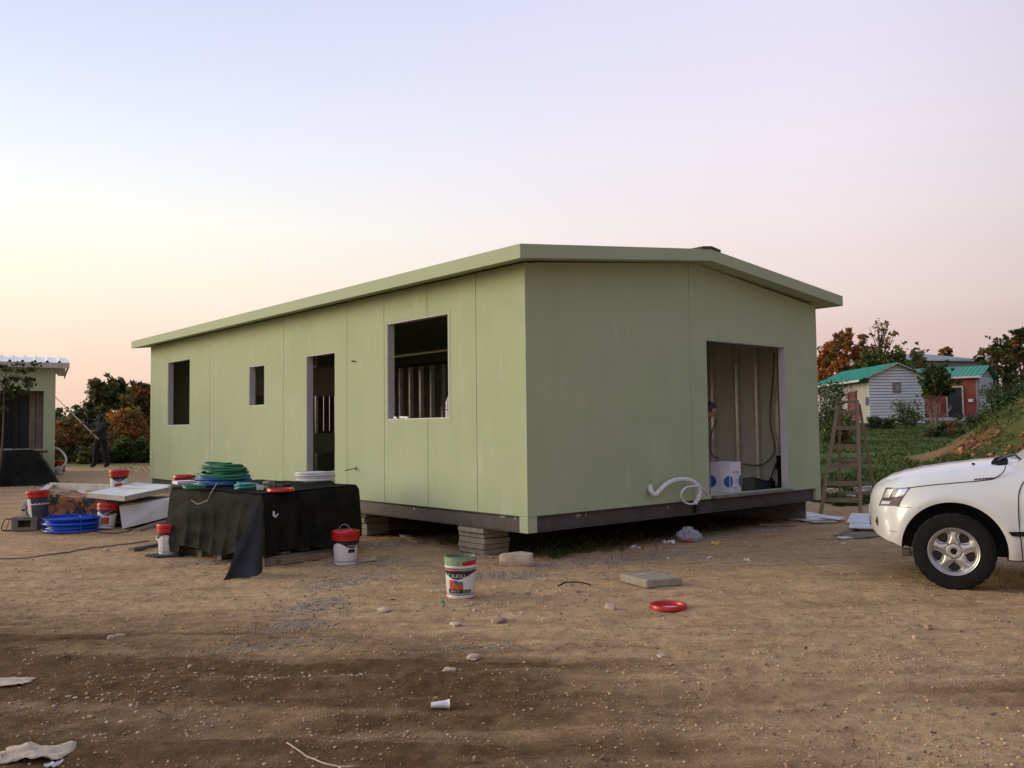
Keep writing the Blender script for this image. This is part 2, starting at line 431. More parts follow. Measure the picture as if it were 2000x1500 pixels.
def ruts(X, Y):
    """tyre tracks running across the yard: depth and the dark damp soil in them"""
    d = np.zeros_like(X); wet = np.zeros_like(X)
    wob = .25*(fbm(X, Y, .35, 70, 2)-.5)
    for (y0, sl, w, dep, x0, x1, wt) in ((6.25, .05, .20, .035, -30, 1.6, .75), (5.78, .02, .24, .05, -30, .4, .9), (5.15, .035, .22, .03, -30, 1.0, .6), (4.62, -.01, .26, .05, -30, .7, .85), (4.15, .02, .22, .035, -30, 1.6, .7),
                                     (5.55, .015, .16, .03, .1, 30, .35), (4.9, .02, .2, .025, .3, 30, .45), (3.7, .03, .25, .03, -30, 30, .5), (6.9, .03, .14, .015, -30, -2.6, .4), (5.95, -.01, .1, .02, .2, 3.0, .5), (6.12, .03, .045, .03, -1.2, 1.3, 1.2), (5.66, .03, .05, .03, .0, 2.3, 1.0), (5.2, .0, .06, .03, 1.1, 3.6, 1.0), (6.6, .02, .05, .02, -5, -2.4, 1.0), (7.2, .05, .05, .02, -6, -3.6, .8), (4.5, .015, .05, .03, 1.0, 3.8, .9)):
        yy = Y - (y0 + sl*X + wob)
        m = np.exp(-(yy/w)**2)*sstep(x0, x0+1.2, X)*(1-sstep(x1-1.0, x1, X))
        m2 = np.exp(-((np.abs(yy)-w*1.5)/(w*.6))**2)*sstep(x0, x0+1.2, X)*(1-sstep(x1-1.0, x1, X))
        brk = .35 + .65*sstep(.35, .6, fbm(X, Y, .8, 33, 2))
        d += (-dep*m + dep*.45*m2)*brk; wet = np.maximum(wet, wt*m*brk)
    return d, wet
def streak(X, Y):
    return fbm(X*.28+Y*.05+.3*fbm(X, Y, .4, 8, 2), Y*2.1+X*.03, 1.0, 141, 4)
GRAVEL_SPOTS = ((1190, 1095, 1.3, .5, .5), (1010, 1125, .6, .22, .2), (1390, 1045, 1.3, .35, .6), (770, 1060, .8, .4, .5), (715, 1100, .5, .4, .8), (665, 1140, .5, .35, .9), (615, 1185, .45, .33, 1.0), (575, 1225, .4, .28, 1.0), (520, 1262, .6, .16, .3), (440, 1100, .6, .2, .1), (905, 1270, .5, .14, .1))
YAW_ = rad(49.263); H0x, H0y = .143588*1.1, 8.98884*1.1
def build_ground():
    Z = ground_h(XX, YY)
    near = 1-sstep(16, 40, np.hypot(XX, YY-6))
    rd, wet = ruts(XX, YY)
    big = fbm(XX, YY, .5, 5, 3)-.5
    Z = Z + near*(big*.05 + (fbm(XX, YY, 3.0, 9, 3)-.5)*.035 + (fbm(XX, YY, 11, 21, 2)-.5)*.015 + (fbm(XX, YY, 23, 23, 2)-.5)*.010) + rd*near
    far = 1-near
    Z = Z + far*(fbm(XX, YY, .15, 51, 3)-.5)*.5*sstep(20, 60, YY)
    damp_and_shade = wet*.9
    zone = sstep(7.3, 5.0, YY + .30*XX + 1.0*(fbm(XX, YY, .7, 63, 3)-.5))*sstep(2.6, -.6, XX)   # damp trampled soil, near left
    damp_and_shade = np.clip(np.maximum(damp_and_shade*.8, zone*.95) + .45*(fbm(XX, YY, 1.6, 13, 4)-.5), 0, 1)
    st = streak(XX, YY); near2 = sstep(8.2, 6.4, YY)
    damp_and_shade = np.clip(damp_and_shade + near2*(.55*sstep(.48, .68, st)*(.45+.55*sstep(2.5, -1.5, XX)) - .30*sstep(.46, .32, st)) + .35*(fbm(XX, YY, 5.5, 313, 3)-.5), 0, 1)
    damp_and_shade = np.clip(damp_and_shade + .12*sstep(0, 2.5, XX)*near2, 0, 1)
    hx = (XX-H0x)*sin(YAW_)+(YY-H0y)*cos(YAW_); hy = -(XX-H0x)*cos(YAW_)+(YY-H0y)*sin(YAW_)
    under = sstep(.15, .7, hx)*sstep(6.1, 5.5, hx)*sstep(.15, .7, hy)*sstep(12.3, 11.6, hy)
    damp_and_shade = np.where(YY < 12, damp_and_shade, damp_and_shade*.3); damp_and_shade = np.maximum(damp_and_shade, under)  # painted shade: soil under the house darkened in its colour
    def blob(cx, cy, rx, ry, a=0.0):
        x = (XX-cx)*cos(a)+(YY-cy)*sin(a); y = -(XX-cx)*sin(a)+(YY-cy)*cos(a)
        q = np.sqrt((x/rx)**2+(y/ry)**2) + 1.5*(fbm(XX, YY, 1.5, 77, 4)-.5)
        return 1-sstep(.55, 1.05, q)
    gp = np.zeros_like(XX)
    for px, py, rx, ry, a in GRAVEL_SPOTS:
        p = on(px, py); gp = np.maximum(gp, blob(p.x, p.y, rx, ry, a)*(1.0 if py < 1240 else .6))
    grs = sstep(16.0, 19.0, YY + 3.0*(fbm(XX, YY, .3, 91, 3)-.5))*sstep(4.5, 6.5, XX)*(1-sstep(90, 200, YY))
    grs = np.maximum(grs, sstep(27, 31, YY)*.8)
    r = np.sqrt(((XX-20.5)/8.6)**2 + ((YY-26)/6.5)**2)
    red = sstep(1.15, .75, r + .5*(fbm(XX, YY, .5, 35, 3)-.5))
    patch = sstep(.44, .54, fbm(XX, YY, .45, 44, 4))*sstep(.12, .5, r)
    grs = np.clip(grs*(1-red) + red*patch*.85, 0, 1)
    dn = len(GX); me = bpy.data.meshes.new('ground')
    nv = XX.size; me.vertices.add(nv)
    me.vertices.foreach_set('co', np.stack([XX, YY, Z], -1).ravel())
    ny, nx = XX.shape; j, i = np.meshgrid(np.arange(ny-1), np.arange(nx-1), indexing='ij')
    q = np.stack([j*nx+i, j*nx+i+1, (j+1)*nx+i+1, (j+1)*nx+i], -1).reshape(-1, 4)
    me.loops.add(q.size); me.loops.foreach_set('vertex_index', q.ravel())
    me.polygons.add(len(q)); me.polygons.foreach_set('loop_start', np.arange(len(q))*4)
    me.polygons.foreach_set('use_smooth', np.ones(len(q), bool)); me.update(calc_edges=True)
    a = me.color_attributes.new('soil', 'FLOAT_COLOR', 'POINT')
    a.data.foreach_set('color', np.stack([damp_and_shade, gp, grs, red], -1).ravel())
    o = bpy.data.objects.new('ground', me); col.objects.link(o); o['kind'] = 'structure'
    m = bpy.data.materials.new('soil'); m.use_nodes = True; t = m.node_tree; b = t.nodes['Principled BSDF']
    b.inputs['Roughness'].default_value = .96; b.inputs['Specular IOR Level'].default_value = .15
    tcn = t.nodes.new('ShaderNodeTexCoord'); at_ = t.nodes.new('ShaderNodeAttribute'); at_.attribute_name = 'soil'
    sp = t.nodes.new('ShaderNodeSeparateColor'); t.links.new(at_.outputs['Color'], sp.inputs[0])
    def noi(sc, det=5, st=None, rough=.65):
        n = t.nodes.new('ShaderNodeTexNoise'); n.inputs['Scale'].default_value = sc; n.inputs['Detail'].default_value = det; n.inputs['Roughness'].default_value = rough
        if st:
            mp = t.nodes.new('ShaderNodeMapping'); mp.inputs['Scale'].default_value = st; t.links.new(tcn.outputs['Object'], mp.inputs[0]); t.links.new(mp.outputs[0], n.inputs['Vector'])
        else: t.links.new(tcn.outputs['Object'], n.inputs['Vector'])
        return n.outputs['Fac']
    def rng(s, lo, hi, tmax=1.0):
        r_ = t.nodes.new('ShaderNodeMapRange'); r_.inputs['From Min'].default_value = lo; r_.inputs['From Max'].default_value = hi; r_.inputs['To Max'].default_value = tmax
        t.links.new(s, r_.inputs[0]); return r_.outputs[0]
    def mixc(f, a_, b_):
        x = t.nodes.new('ShaderNodeMix'); x.data_type = 'RGBA'
        for k, v in ((0, f), (6, a_), (7, b_)):
            if isinstance(v, tuple): x.inputs[k].default_value = (*v, 1)
            elif isinstance(v, float): x.inputs[k].default_value = v
            else: t.links.new(v, x.inputs[k])
        return x.outputs[2]
    def mth(op, a_, b_):
        x = t.nodes.new('ShaderNodeMath'); x.operation = op; x.use_clamp = True
        for k, v in ((0, a_), (1, b_)):
            if isinstance(v, float): x.inputs[k].default_value = v
            else: t.links.new(v, x.inputs[k])
        return x.outputs[0]
    c = mixc(rng(noi(1.1), .35, .65), (.565, .352, .175), (.64, .425, .225))
    c = mixc(rng(noi(9, 6), .40, .68, .7), c, (.44, .27, .125))
    c = mixc(rng(noi(2.2, 6, (.35, 1.6, 1)), .46, .68, .75), c, (.31, .182, .088))
    c = mixc(rng(noi(5.5, 7, (.6, 1.2, 1), .7), .50, .70, .6), c, (.30, .175, .085))
    c = mixc(rng(noi(3.2, 6, (.5, 1.3, 1)), .55, .72, .6), c, (.64, .47, .28))
    c = mixc(rng(noi(26, 4), .56, .66, .55), c, (.66, .50, .32))
    c = mixc(rng(noi(75, 3), .57, .64, .75), c, (.70, .56, .40))
    c = mixc(rng(noi(34, 4, None, .8), .58, .68, .6), c, (.28, .165, .08))
    c = mixc(rng(noi(45, 3), .62, .72, .7), c, (.14, .09, .06))
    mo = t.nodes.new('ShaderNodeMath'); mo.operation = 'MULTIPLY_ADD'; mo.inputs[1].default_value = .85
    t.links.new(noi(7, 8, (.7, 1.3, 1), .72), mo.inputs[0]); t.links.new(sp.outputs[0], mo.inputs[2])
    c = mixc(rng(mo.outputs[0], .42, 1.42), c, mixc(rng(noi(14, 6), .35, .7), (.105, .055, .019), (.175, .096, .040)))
    vor = t.nodes.new('ShaderNodeTexVoronoi'); vor.inputs['Scale'].default_value = 55; t.links.new(tcn.outputs['Object'], vor.inputs['Vector'])
    gcol = mixc(rng(vor.outputs['Color'], .1, .9), (.17, .16, .14), (.36, .345, .31))
    c = mixc(mth('MULTIPLY', sp.outputs[1], rng(noi(9, 7, None, .75), .34, .66, .75)), c, gcol)
    redc = mixc(rng(noi(1.6, 6), .35, .65), (.20, .070, .030), (.27, .115, .052))
    c = mixc(at_.outputs['Alpha'], c, redc)
    c = mixc(mth('MULTIPLY', sp.outputs[2], rng(noi(4, 6), .15, .40)), c, mixc(rng(noi(2.5, 6), .35, .65), (.045, .078, .016), (.085, .11, .03)))
    t.links.new(c, b.inputs['Base Color'])
    h = mth('ADD', mth('MULTIPLY', noi(38, 6), .5), mth('MULTIPLY', noi(120, 3), .3))
    bp = t.nodes.new('ShaderNodeBump'); bp.inputs['Strength'].default_value = .9; bp.inputs['Distance'].default_value = .05
    t.links.new(h, bp.inputs['Height']); t.links.new(bp.outputs[0], b.inputs['Normal'])
    me.materials.append(m)
    return Z
GZ = build_ground()
def gz(x, y):
    """height of the ground sheet as built (with bumps)"""
    i = min(max(np.searchsorted(GX, x)-1, 0), len(GX)-2); j = min(max(np.searchsorted(GY, y)-1, 0), len(GY)-2)
    fx = (x-GX[i])/(GX[i+1]-GX[i]); fy = (y-GY[j])/(GY[j+1]-GY[j])
    return float((GZ[j, i]*(1-fx)+GZ[j, i+1]*fx)*(1-fy)+(GZ[j+1, i]*(1-fx)+GZ[j+1, i+1]*fx)*fy)
def onb(px, py):
    p = on(px, py); p.z = gz(p.x, p.y); return p

# ------------------------------------------------------------------ the green prefabricated house
YAW = rad(49.263)
H0 = Vector((.143588*1.1, 8.98884*1.1, 0))
HR = Vector((sin(YAW), cos(YAW), 0)); HL = Vector((-cos(YAW), sin(YAW), 0))
HROT = math.atan2(HR.y, HR.x)
XE, YE, WT = 6.16, 12.34, .10
Z0, Z1, ZE, ZR = .344, .53, 3.39, 3.735      # beam bottom, floor, eaves soffit, ridge soffit
def zs(x): return ZE + (ZR-ZE)*(1-abs(x-XE/2)/(XE/2))
def wallpt(px, py, face, off=0.0):
    """a photo pixel on the house's long wall ('L') or gable ('R') in house coordinates"""
    r = ray(px, py); n = HR if face == 'L' else HL
    t = (H0.dot(n)-off)/(Vector((r.x, r.y, 0)).dot(n)); p = r*t + Vector((0, 0, CAM_H)); q = p-H0
    return Vector((q.dot(HR), q.dot(HL), p.z))
house = thing('prefab_house', H0, HROT, 'large pale green prefabricated house on a dark steel base, openings still without windows', 'house')
def slab(mb, face, s0, s1, z0, z1, z0b=None, z1b=None, t0=0.0, t1=WT):
    """piece of wall between s0..s1; bottom z0 -> z0b, top z1 -> z1b"""
    z0b = z0 if z0b is None else z0b; z1b = z1 if z1b is None else z1b
    def P(s, t, z):
        return {'L': (t, s, z), 'R': (s, t, z), 'E': (s, YE-t, z), 'B': (XE-t, s, z)}[face]
    vs = [P(s0, t0, z0), P(s1, t0, z0b), P(s1, t0, z1b), P(s0, t0, z1), P(s0, t1, z0), P(s1, t1, z0b), P(s1, t1, z1b), P(s0, t1, z1)]
    fs = [(0, 1, 2, 3), (5, 4, 7, 6), (4, 0, 3, 7), (1, 5, 6, 2), (3, 2, 6, 7), (4, 5, 1, 0)]
    if face in 'LE': fs = [tuple(reversed(f)) for f in fs]
    mb.add(vs, fs)
def panels(face, cuts, openings, top, lo=Z1):
    g = .0048
    for a, b in zip(cuts[:-1], cuts[1:]):
        a2, b2 = a+(g if a != cuts[0] else 0), b-(g if b != cuts[-1] else 0)
        mb = MB(); ops = [o for o in openings if o[0] < b2 and o[1] > a2]
        brk = [a2]
        for o in sorted(ops): brk += [max(o[0], a2), min(o[1], b2)]
        brk.append(b2)
        if face in 'RE':
            br2 = []
            for p, q in zip(brk[:-1], brk[1:]):
                br2.append(p)
                if p < XE/2 < q: br2.append(XE/2)
            brk = br2 + [brk[-1]]
        for p, q in zip(brk[:-1], brk[1:]):
            if q-p < 1e-6: continue
            mid = (p+q)/2; o = next((o for o in ops if o[0] < mid < o[1]), None)
            if o is None: slab(mb, face, p, q, lo, top(p), lo, top(q))
            else:
                if o[2] > lo+.001: slab(mb, face, p, q, lo, o[2])
                slab(mb, face, p, q, o[3], top(p), o[3], top(q))
        mb.build('wall_panel', 'wall_green', house)
flat = lambda s: ZE
W1, W2, W3, DL = (10.06, 11.28, 1.656, 2.982), (6.686, 7.294, 1.956, 2.65), (1.456, 2.861, 1.653, 2.973), (4.288, 5.187, Z1, 2.69)
DR = (3.307, 5.257, .575, 2.706)
BW = [(3.0, 4.4, 1.5, 2.75)]; EW = [(3.5, 4.6, 1.5, 2.8)]
panels('L', [0, .896, 1.908, 2.933, 3.937, 5.977, 9.045, 11.13, 12.165, YE], [W1, W2, W3, DL], flat)
panels('R', [WT, 2.968, XE-WT], [DR], zs)
panels('B', [0, 2.5, 5, 7.5, 10, YE], BW, flat)
panels('E', [WT, 3.1, XE-WT], EW, zs)
for y in (.896, 1.908, 2.933, 3.937, 5.977, 9.045, 12.165):      # dark backing behind each joint
    mb = MB(); mb.box((.014, y, 1.08 if y == 1.908 else 1.95), (.012, .004, 1.0 if y == 1.908 else 2.8)); mb.build('joint_strip', 'joint_dark', house)
mb = MB(); mb.box((2.968, .014, 2.1), (.004, .012, 3.1)); mb.build('joint_strip', 'joint_dark', house)
mb = MB(); mb.box((2.968, -.004, 2.1), (.035, .012, 3.2), None, .004); mb.build('cover_strip', 'trim_green', house)
for (x, y) in ((.07, .07), (.07, YE-.07), (XE-.07, .07), (XE-.07, YE-.07)):
    mb = MB(); mb.box((x, y, (Z0+Z1)/2-.001), (.14, .14, Z1-Z0-.004)); mb.build('corner_foot', 'trim_green', house)
def beam(a, b, nrm):
    """channel beam: recessed web, flanges flush with the wall"""
    a, b, n = Vector(a), Vector(b), Vector(nrm); d = (b-a).normalized(); mb = MB()
    mb.bar(a-n*.055+Vector((0, 0, (Z0+Z1)/2)), b-n*.055+Vector((0, 0, (Z0+Z1)/2)), .012, Z1-Z0-.016)
    for z, o in ((Z0+.005, .035), (Z1-.006, .045)): mb.bar(a-n*o+Vector((0, 0, z)), b-n*o+Vector((0, 0, z)), .07, .010)
    return mb
mb = beam((0, .142, 0), (0, YE-.142, 0), (-1, 0, 0)); mb.build('base_beam', 'beam_brown', house)
mb = beam((.142, 0, 0), (XE-.142, 0, 0), (0, -1, 0)); mb.build('base_beam', 'beam_brown', house)
mb = beam((XE, .142, 0), (XE, YE-.142, 0), (1, 0, 0)); mb.build('base_beam', 'beam_brown', house)
mb = beam((.142, YE, 0), (XE-.142, YE, 0), (0, 1, 0)); mb.build('base_beam', 'beam_brown', house)
mb = MB()      # splice plate in the gable beam
p = wallpt(1362, 990, 'R'); mb.box((p.x, .018, .437), (.055, .03, .15)); mb.build('splice_plate', 'black_print', house)
def smear(px, py, face, w, h, sd):
    p = wallpt(px, py, face, 0.0); r = random.Random(sd); mb = MB(); n = 14
    pts = [(cos(2*pi*k/n)*w/2*(.6+.5*r.random()), sin(2*pi*k/n)*h/2*(.6+.5*r.random())) for k in range(n)]
    if face == 'L': vs = [(.0462, p.y+a, p.z+b) for a, b in pts]; f = [tuple(reversed(range(n)))]
    else: vs = [(p.x+a, .0462, p.z+b) for a, b in pts]; f = [tuple(range(n))]
    mb.add(vs, f); return mb.build('filler_smear', 'filler', house)
for q in ((975, 1008.5, 'L', .16, .05, 1), (935, 1002, 'L', .1, .03, 2), (900, 1000, 'L', .03, .03, 3), (803, 994, 'L', .06, .05, 4), (1135, 1008, 'R', .10, .05, 5), (1150, 1006, 'R', .03, .05, 6), (1310, 990, 'R', .03, .06, 7), (1000, 1013, 'L', .07, .03, 8)): smear(*q)
# reveals of the openings
def reveal(face, o, sill=True, mat='jamb_grey'):
    mb = MB(); t = .012
    slab(mb, face, o[0], o[0]+t, o[2], o[3], t0=.004, t1=WT+.012); slab(mb, face, o[1]-t, o[1], o[2], o[3], t0=.004, t1=WT+.012)
    slab(mb, face, o[0]+t, o[1]-t, o[3]-t, o[3], t0=.004, t1=WT+.012)
    if sill: slab(mb, face, o[0]+t, o[1]-t, o[2], o[2]+t, t0=.004, t1=WT+.012)
    return mb.build('opening_frame', mat, house)
for o in (W1, W2, W3): reveal('L', o)
reveal('L', DL, False); reveal('R', DR, False)
for o in BW: reveal('B', o)
for o in EW: reveal('E', o)
mb = MB()      # thin raised surround of the big window
slab(mb, 'L', W3[0]-.045, W3[1]+.045, W3[2]-.06, W3[2]-.052, t0=-.003, t1=.001)
slab(mb, 'L', W3[0]-.048, W3[0]-.04, W3[2]-.052, W3[3]+.05, t0=-.003, t1=.001)
mb.build('window_surround', 'trim_green', house)
# floor and threshold
mb = MB(); mb.box((XE/2, YE/2, Z1-.011), (XE-.26, YE-.26, .018)); mb.build('floor', 'floor_board', house)
mb = MB(); mb.box(((DR[0]+DR[1])/2+.03, .02, .549), (DR[1]-DR[0]-.02, .20, .034), None, .004); mb.build('threshold', 'floor_board', house)
# roof
OA, OB = .32, .29
ZL, ZRR = 3.372, 3.405
RT = .155
def roof_side(x0, z0, x1, z1):
    mb = MB(); y0, y1 = -OB+.02, YE+OB-.02
    mb.add([(x0, y0, z0), (x1, y0, z1), (x1, y1, z1), (x0, y1, z0), (x0, y0, z0+RT-.02), (x1, y0, z1+RT-.02), (x1, y1, z1+RT-.02), (x0, y1, z0+RT-.02)],
           [(0, 3, 2, 1), (4, 5, 6, 7), (0, 1, 5, 4), (2, 3, 7, 6), (0, 4, 7, 3), (1, 2, 6, 5)])
    mb.build('roof_panel', 'trim_green', house)
roof_side(-OA+.02, ZL+.008, XE/2, ZR+.005); roof_side(XE+OA-.02, ZRR+.008, XE/2, ZR+.005)
def fascia_front(y, x0, z0, x1, z1):
    mb = MB(); e = .02
    mb.add([(x0, y, z0), (x1, y, z1), (x1, y, z1+RT), (x0, y, z0+RT), (x0, y+e, z0), (x1, y+e, z1), (x1, y+e, z1+RT), (x0, y+e, z0+RT)],
           [(0, 1, 2, 3), (5, 4, 7, 6), (3, 2, 6, 7), (4, 5, 1, 0), (4, 0, 3, 7), (1, 5, 6, 2)])
    mb.build('fascia', 'trim_green', house)
for y in (-OB, YE+OB-.02):
    fascia_front(y, -OA, ZL-.012, XE/2, ZR-.012); fascia_front(y, XE/2, ZR-.012, XE+OA, ZRR-.012)
mb = MB(); mb.box((-OA+.01, YE/2, ZL-.012+RT/2), (.02, YE+2*OB-.042, RT)); mb.build('fascia', 'trim_green', house)
mb = MB(); mb.box((XE+OA-.01, YE/2, ZRR-.012+RT/2), (.02, YE+2*OB-.042, RT)); mb.build('fascia', 'trim_green', house)
mb = MB()
for sx in (-1, 1):
    zt = ZR+RT-.008; sl = (ZR-ZL)/(XE/2+OA)
    mb.add([(XE/2, -OB-.01, zt), (XE/2+sx*.2, -OB-.01, zt-sl*.2), (XE/2+sx*.2, YE+OB, zt-sl*.2), (XE/2, YE+OB, zt), (XE/2, -OB-.01, zt+.035), (XE/2+sx*.2, -OB-.01, zt-sl*.2+.03), (XE/2+sx*.2, YE+OB, zt-sl*.2+.03), (XE/2, YE+OB, zt+.035)],
           [(0, 1, 2, 3), (4, 5, 6, 7), (0, 1, 5, 4), (2, 3, 7, 6), (1, 2, 6, 5)])
mb.build('ridge_cap', 'joint_dark', house)
# inside: steel studs, lining, boards
def stud(x, y, z0=Z1, z1=3.35, w=.05, along='y'):
    mb = MB(); h = z1-z0
    if along == 'y':
        mb.box((x, y, z0+h/2), (.075, .004, h)); mb.box((x-.036, y+.025, z0+h/2), (.003, .046, h)); mb.box((x+.036, y+.025, z0+h/2), (.003, .046, h))
    else:
        mb.box((x, y, z0+h/2), (.004, .05, h)); mb.box((x+.02, y-.023, z0+h/2), (.036, .003, h)); mb.box((x+.02, y+.023, z0+h/2), (.036, .003, h))
    return mb.build('wall_stud', 'galvanised', house)
mb = MB(); slab(mb, 'B', .12, 2.95, Z1, 3.3, t0=WT+.004, t1=WT+.016); slab(mb, 'B', 4.45, 12.2, Z1, 3.3, t0=WT+.004, t1=WT+.016); mb.build('inner_lining', 'lining', house)
for y in (.60, .98, 1.36, 1.86, 2.3, 2.75, 3.2, 3.65, 4.1, 4.6): stud(XE-WT-.06, y, z1=3.32)
for k in range(8): stud(.35+.42*k, 7.9, z1=3.2, along='x')
for k in range(15): stud(3.3, 4.6+.36*k, z1=2.75)
mb = MB(); mb.box((1.2, 7.86, 2.45), (1.9, .012, .55)); mb.build('partition_board', 'lining', house)
mb = MB(); mb.box((1.2, 7.86, 1.28), (1.9, .012, .38)); mb.build('partition_board', 'wall_green', house)
mb = MB(); mb.box((3.3, 7.2, 2.78), (.05, 5.4, .04)); mb.build('stud_track', 'rust_steel', house)
mb = MB(); mb.box((1.8, 7.9, 3.2), (3.0, .05, .04)); mb.build('stud_track', 'rust_steel', house)
for k in range(7):
    mb = MB(); mb.box((3.56+.165*k, YE-WT-.03, 2.15), (.148, .02, 1.45)); mb.build('window_board', 'wood_old', house)
mb = MB(); mb.box((XE/2, YE-.12, Z0/2+.02), (XE-.3, .03, Z0-.05)); mb.build('light_block_board', 'concrete_dark', house)  # board added to keep daylight from under the house
mb = MB(); mb.box((XE-.12, YE/2, Z0/2-.05), (.03, YE-.4, Z0+.08)); mb.build('light_block_board', 'concrete_dark', house)  # same added light blocker, along the back wall
# rods sticking out of the long wall
a = wallpt(697, 914, 'L'); mb = MB(); mb.tube([a+Vector((.02, 0, 0)), a+Vector((-.16, .05, -.03))], .007, 8); mb.tube([a+Vector((-.02, -.005, .02)), a+Vector((-.02, -.005, -.04))], .006, 6); mb.build('steel_rod', 'rust_steel', house)
a = wallpt(694, 706.5, 'L'); mb = MB(); mb.tube([a+Vector((.02, 0, 0)), a+Vector((-.05, .02, .01))], .011, 8); mb.build('pipe_stub', 'rust_steel', house)
# pale conduits looping out of the gable wall, and two thin wires
def gable_path(pp): return smooth_path([wallpt(x, y, 'R', o) + Vector((0, 0, 0)) for x, y, o in pp], 8)
mb = MB()
pth = gable_path([(1269, 948, -.02), (1271, 958, .06), (1279, 966, .09), (1289, 957, .10), (1302, 945, .11), (1322, 937, .12), (1344, 937, .13), (1358, 944, .14), (1366, 957, .14), (1364, 972, .13), (1357, 984, .10)])
mb.tube(pth, [.028 + .004*((i//2) % 2) - .012*max(0, (4-abs(i-22)))/4*0 for i in range(len(pth))], 10); mb.build('conduit', 'white_plastic', house)
mb = MB(); pth = gable_path([(1357, 984, .10), (1345, 984, .12), (1334, 978, .13), (1330, 967, .14), (1336, 955, .15), (1348, 950, .16), (1364, 950, .16), (1376, 957, .14), (1384, 968, .10)])
mb.tube(pth, [.0125+.002*(i % 2) for i in range(len(pth))], 8); mb.build('conduit', 'white_plastic', house)
for pp in ([(1329, 975, .12), (1325, 990, .11), (1319, 1006, .09)], [(1351, 983, .10), (1351, 995, .10), (1349, 1004, .09)]):
    mb = MB(); mb.tube(gable_path(pp), .004, 5); mb.build('wire', 'black_print', house)
mb = MB()      # plaster patch round the conduit
p = wallpt(1270, 953, 'R'); n = 16; r_ = random.Random(3)
mb.add([(p.x+cos(2*pi*k/n)*.05*(.7+.5*r_.random()), -.002, p.z+sin(2*pi*k/n)*.11*(.7+.5*r_.random())) for k in range(n)], [tuple(range(n))]); mb.build('plaster_patch', 'filler', house)
# hoses hanging on the inside of the back wall
def inner(px, py):
    r = ray(px, py); n = HR; t = (H0.dot(n)+XE-.25)/(Vector((r.x, r.y, 0)).dot(n)); q = r*t+Vector((0, 0, CAM_H))-H0
    return Vector((q.dot(HR), q.dot(HL), q.z+0))
for pp in ([(1513, 690), (1510, 740), (1505, 790), (1505, 830), (1511, 860), (1513, 880), (1505, 895), (1490, 907), (1470, 909), (1452, 906)], [(1400, 820), (1390, 845), (1386, 870), (1392, 888), (1402, 896)]):
    mb = MB(); mb.tube(smooth_path([inner(*q) for q in pp], 6), .014, 8); mb.build('hanging_hose', 'hose_olive', house)

# ------------------------------------------------------------------ other buildings
def gabled(name, loc, rz, label, w, d, h, rise, wallm, roofm, over=.35, base=0.0, ridge='y'):
    """house box: x 0..w, y 0..d, ridge along y (gable faces -y)"""
    t = thing(name, loc, rz, label, 'house')
    return t
def quad_wall(parent, name, pts, thick, nrm, mat):
    n = Vector(nrm)*thick; k = len(pts); mb = MB()
    vs = [Vector(p) for p in pts] + [Vector(p)-n for p in pts]
    fs = [tuple(range(k)), tuple(reversed(range(k, 2*k)))] + [(i, i+k, (i+1) % k+k, (i+1) % k) for i in range(k)]
    mb.add(vs, fs); return mb.build(name, mat, parent)

# the cabin at the left edge (x along its front, y back)
NB = Vector((-11.40, 22.0, 0)); NR = rad(28)
nb = thing('neighbour_cabin', NB, NR, 'small pale green cabin at the left edge with a white corrugated roof', 'house')
zb, ze, zr, D, Wd = .52, 3.17, 3.53, 5.2, 7.5
dx0, dx1, dzt = -1.20, -.26, 2.58
for (x0, x1, z0, z1) in ((-Wd, dx0, zb, ze), (dx1, 0, zb, ze), (dx0, dx1, dzt, ze), (dx0, dx1, zb, zb+.35)):
    mb = MB(); mb.box(((x0+x1)/2, .05, (z0+z1)/2), (x1-x0, .1, z1-z0)); mb.build('wall_panel', 'wall_green', nb)
mb = MB(); mb.box((-.05, D/2+.05, (zb+ze)/2), (.1, D-.1, ze-zb)); mb.build('wall_panel', 'wall_green', nb)
mb = MB(); mb.box((-Wd+.05, D/2+.05, (zb+ze)/2), (.1, D-.1, ze-zb)); mb.build('wall_panel', 'wall_green', nb)
mb = MB(); mb.box((-Wd/2, D-.05, (zb+ze)/2), (Wd-.2, .1, ze-zb)); mb.build('wall_panel', 'wall_green', nb)
mb = MB(); mb.add([(-.1, .1, ze), (-.1, D/2, zr-.04), (-.1, D-.1, ze), (0, .1, ze), (0, D/2, zr-.04), (0, D-.1, ze)], [(0, 1, 2), (3, 5, 4), (0, 3, 4, 1), (1, 4, 5, 2)]); mb.build('gable_wall', 'wall_green', nb)
mb = MB(); mb.box((-Wd/2, D/2, zb+.2), (Wd-.2, D-.2, .05)); mb.build('floor', 'floor_board', nb)
x = dx0+.05
for i, w in enumerate((.19, .17, .2, .16, .17)):
    mb = MB(); mb.box((x+w/2, .45+.04*(i % 2), zb+.25+.95), (w-.015, .03, 1.85-.08*(i % 3))); o = mb.build('leaning_board', 'wood_old' if i > 2 else 'dark_void', nb); x += w
mb = MB()
ov = .28
for sgn, ya, yb in ((1, -ov, D/2), (-1, D+ov, D/2)):
    zl = ze+.10-ov*.0; n = 42
    def fn(u, v, ya=ya, yb=yb):
        X = -Wd-.3+u*(Wd+.6); k = (u*n*.72) % 1.0
        r = .075*max(0, 1-abs(k-.4)/.16)
        return (X, ya+(yb-ya)*v, ze+.10+(zr-ze-.02)*v+r)
    mb.grid(fn, n*8, 1)
mb.build('corrugated_roof', 'sheet_white', nb)
mb = MB(); mb.box((-Wd/2, -ov+.01, ze+.035), (Wd+.6, .02, .13)); mb.build('fascia', 'white_wood', nb)
mb = MB(); mb.box((.29, D/2, ze+.06), (.02, D+2*ov-.06, .10)); mb.build('fascia', 'trim_green', nb)
